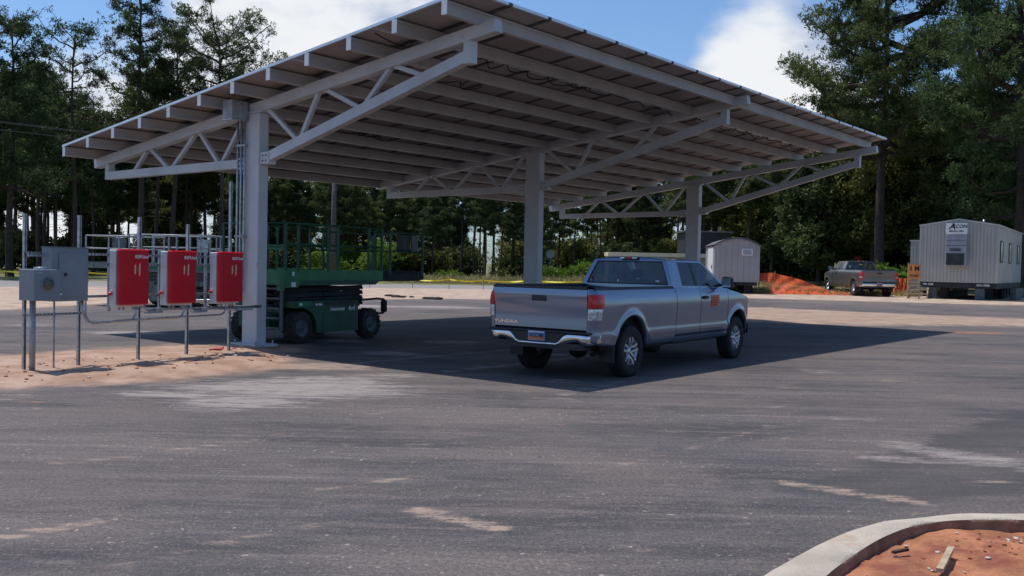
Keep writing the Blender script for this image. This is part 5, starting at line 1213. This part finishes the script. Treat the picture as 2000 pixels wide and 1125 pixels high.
x, y = at_px(2120, 62); plant(B[3], 'pine_tree', x, y, 1.25, 'pine mostly cut off by the right picture edge', 'pine')
for px, Y, s, k, lab in ((1600, 80, 1.25, 0, 'broad green young pine left of the great pine trunk'), (1700, 77, 1.30, 1, 'broad yellowish young pine below the great pine'), (1800, 74, 1.25, 1, 'yellow green young pine above the brown truck bed side'), (1540, 88, 1.15, 2, 'bluish young pine right of the carport corner'), (1880, 70, 1.1, 0, 'broad green young pine right behind the trailer roof'), (1480, 92, 1.05, 1, 'yellowish young pine right behind the far carport truss'), (1655, 90, 1.35, 2, 'bluish young pine behind the broad ones below the great pine'), (1760, 92, 1.35, 0, 'tall green young pine behind the yellow green one'), (1960, 72, 1.15, 2, 'bluish young pine behind the trailer right end')):
    x, y = at_px(px, Y); plant(LB[k], 'young_pine', x, y, s, lab, 'pine', sz=s)
# the wood behind: slim pines
GL = 'slim pines of the wood behind the lot'
names = ['slim dark pine in the wood behind the lot'] * 5
tr_ = random.Random(5)
def skyline(px):
    return interp(px, [(-200, 230), (0, 200), (60, 190), (200, 250), (480, 240), (560, 345), (900, 350), (1350, 330), (1450, 300), (1600, 250), (2200, 200)])
px = -160
i = 0
while px < 2180:
    for Y0 in (92, 106, 124):
        Y = Y0 + tr_.uniform(-6, 6); p_ = px + tr_.uniform(-22, 22) + (Y0 % 7) * 3
        hor = 514 + .0209 * (p_ - 1000); h_ = (hor - skyline(p_)) / FPX * Y + 1.75; h_ *= tr_.uniform(.78, 1.10)
        s = h_ / 20; x, y = at_px(p_, Y)
        T = plant(B[tr_.choice((0, 1, 1, 2, 3, 4, 4))], 'pine_tree', x, y, max(s * 1.12, .5), 'slim dark pine standing in the wood behind the lot', 'pine', GL, sz=s)
    px += 30
px = -150
while px < 2150:
    if px < 1350 and tr_.random() < .3: px += 66; continue
    Y = tr_.uniform(100, 132); x, y = at_px(px + tr_.uniform(-20, 20), Y); kk = tr_.choice((0, 0, 1, 2))
    plant(LB[kk], 'young_pine', x, y, tr_.uniform(.75, 1.15), 'bushy low green pine filling the wood between the slim trunks', 'pine', 'bushy low pines inside the wood')
    px += 66
# undergrowth
bush_m = []
def bush(seed, H, W, mat, n=260, size=.22, wdt=.07):
    g = np.random.default_rng(seed); nb = 9; C = []; V = []
    M = MB()
    for b in range(nb):
        c = np.array([g.normal() * W * .38, g.normal() * W * .38, H * g.uniform(.25, .85)]); q_ = g.normal(size=(n // nb * 2, 3)) * np.array([W * .2, W * .2, H * .14]); C.append(c + q_); V.append(np.clip(g.uniform(.2, .7) + q_[:, 2] * .5, 0, 1))  # upper leaves coloured lighter, top light painted into the tone
        M.tube([(c[0] * .15, c[1] * .15, -.1), (c[0] * .6, c[1] * .6, c[2] * .5), tuple(c)], [.05, .03, .01], 5, cap=False)
    C = np.concatenate(C); V = np.concatenate(V); C = C[C[:, 2] > .05]; V = V[:len(C)]
    tm = bpy.data.meshes.new('stem'); tm.from_pydata([tuple(v) for v in M.v], [], M.f); tm.materials.append(MAT['bark']); me = tuft_mesh('foliage', C, seed, size, wdt, 6, mat, V); return tm, me
U = [bush(51, 3.2, 3.0, 'leaves_dark', 520, .30, .10), bush(52, 2.6, 3.4, 'leaves_dark', 520, .30, .10), bush(53, 4.0, 2.6, 'needles_yellow', 520, .30, .09)]
px = -150
while px < 2160:
    for Y0 in (96, 116):
        Y = Y0 + tr_.uniform(-6, 8); x, y = at_px(px + tr_.uniform(-20, 20), Y)
        if tr_.random() < (.85 if px < 1300 else .95): plant(U[tr_.choice((0, 1, 0, 2))], 'undergrowth_bush', x, y, tr_.uniform(.7, 1.3), 'dark bush in the undergrowth beneath the slim pines', 'bush', 'undergrowth bushes below the slim pines')
    px += 56
BR = [bush(61, 2.6, 2.2, 'leaves_bright', 420, .22, .07), bush(62, 1.3, 2.0, 'leaves_bright', 300, .2, .06)]
for px, Y, k, s, lab in ((716, 86, 0, 1.25, 'bright yellow green sapling seen through the green lift railing'), (640, 87, 0, .9, 'bright sapling beside the utility pole foot'), (603, 84, 1, .8, 'small lime green bush left of the utility pole'), (690, 90, 0, 1.1, 'tall lime sapling right of the utility pole'), (1105, 82, 1, 1.0, 'low bright bush right of the middle carport column'), (1165, 83, 1, 1.1, 'low bright bush behind the silver truck cab'), (1130, 88, 0, .7, 'lime bush between the two low bright ones'), (870, 84, 1, .7, 'low green shrub at the wood edge left of the middle column'), (1772, 60, 1, 1.2, 'bright green bush between brown truck and notice board'), (1998, 66, 0, .9, 'bright bush at the right picture edge past the trailer'), (760, 92, 0, 1.0, 'lime sapling right of centre behind the green lift')):
    x, y = at_px(px, Y); plant(BR[k], 'green_bush', x, y, s, lab, 'bush')
# grass
g = np.random.default_rng(9)
def grass_patch(n, fx, size, wdt, mat, name):
    P = np.array([fx() for _ in range(n)]); zz = hzf(P[:, 0], P[:, 1]); C = np.column_stack([P, zz + .02]); me = tuft_mesh(name, C, 3, size, wdt, 5, mat, g.uniform(.1, .9, n)); o = bpy.data.objects.new(name, me); COL.objects.link(o); tag(o, kind='stuff'); return o
def f1():
    px = g.uniform(-100, 2100); Y = g.uniform(77, 92); return at_px(px, Y)
def f2():
    px = g.uniform(760, 1240); Y = g.uniform(76, 84); return at_px(px, Y)
def f3():
    px = g.uniform(1390, 1800); Y = g.uniform(50.3, 60); return at_px(px, Y)
grass_patch(5000, f1, .32, .035, 'grass_dry', 'grass'); grass_patch(1600, f2, .75, .03, 'grass_dry', 'tall_grass'); o = grass_patch(2600, f3, .28, .03, 'grass_dry', 'grass')
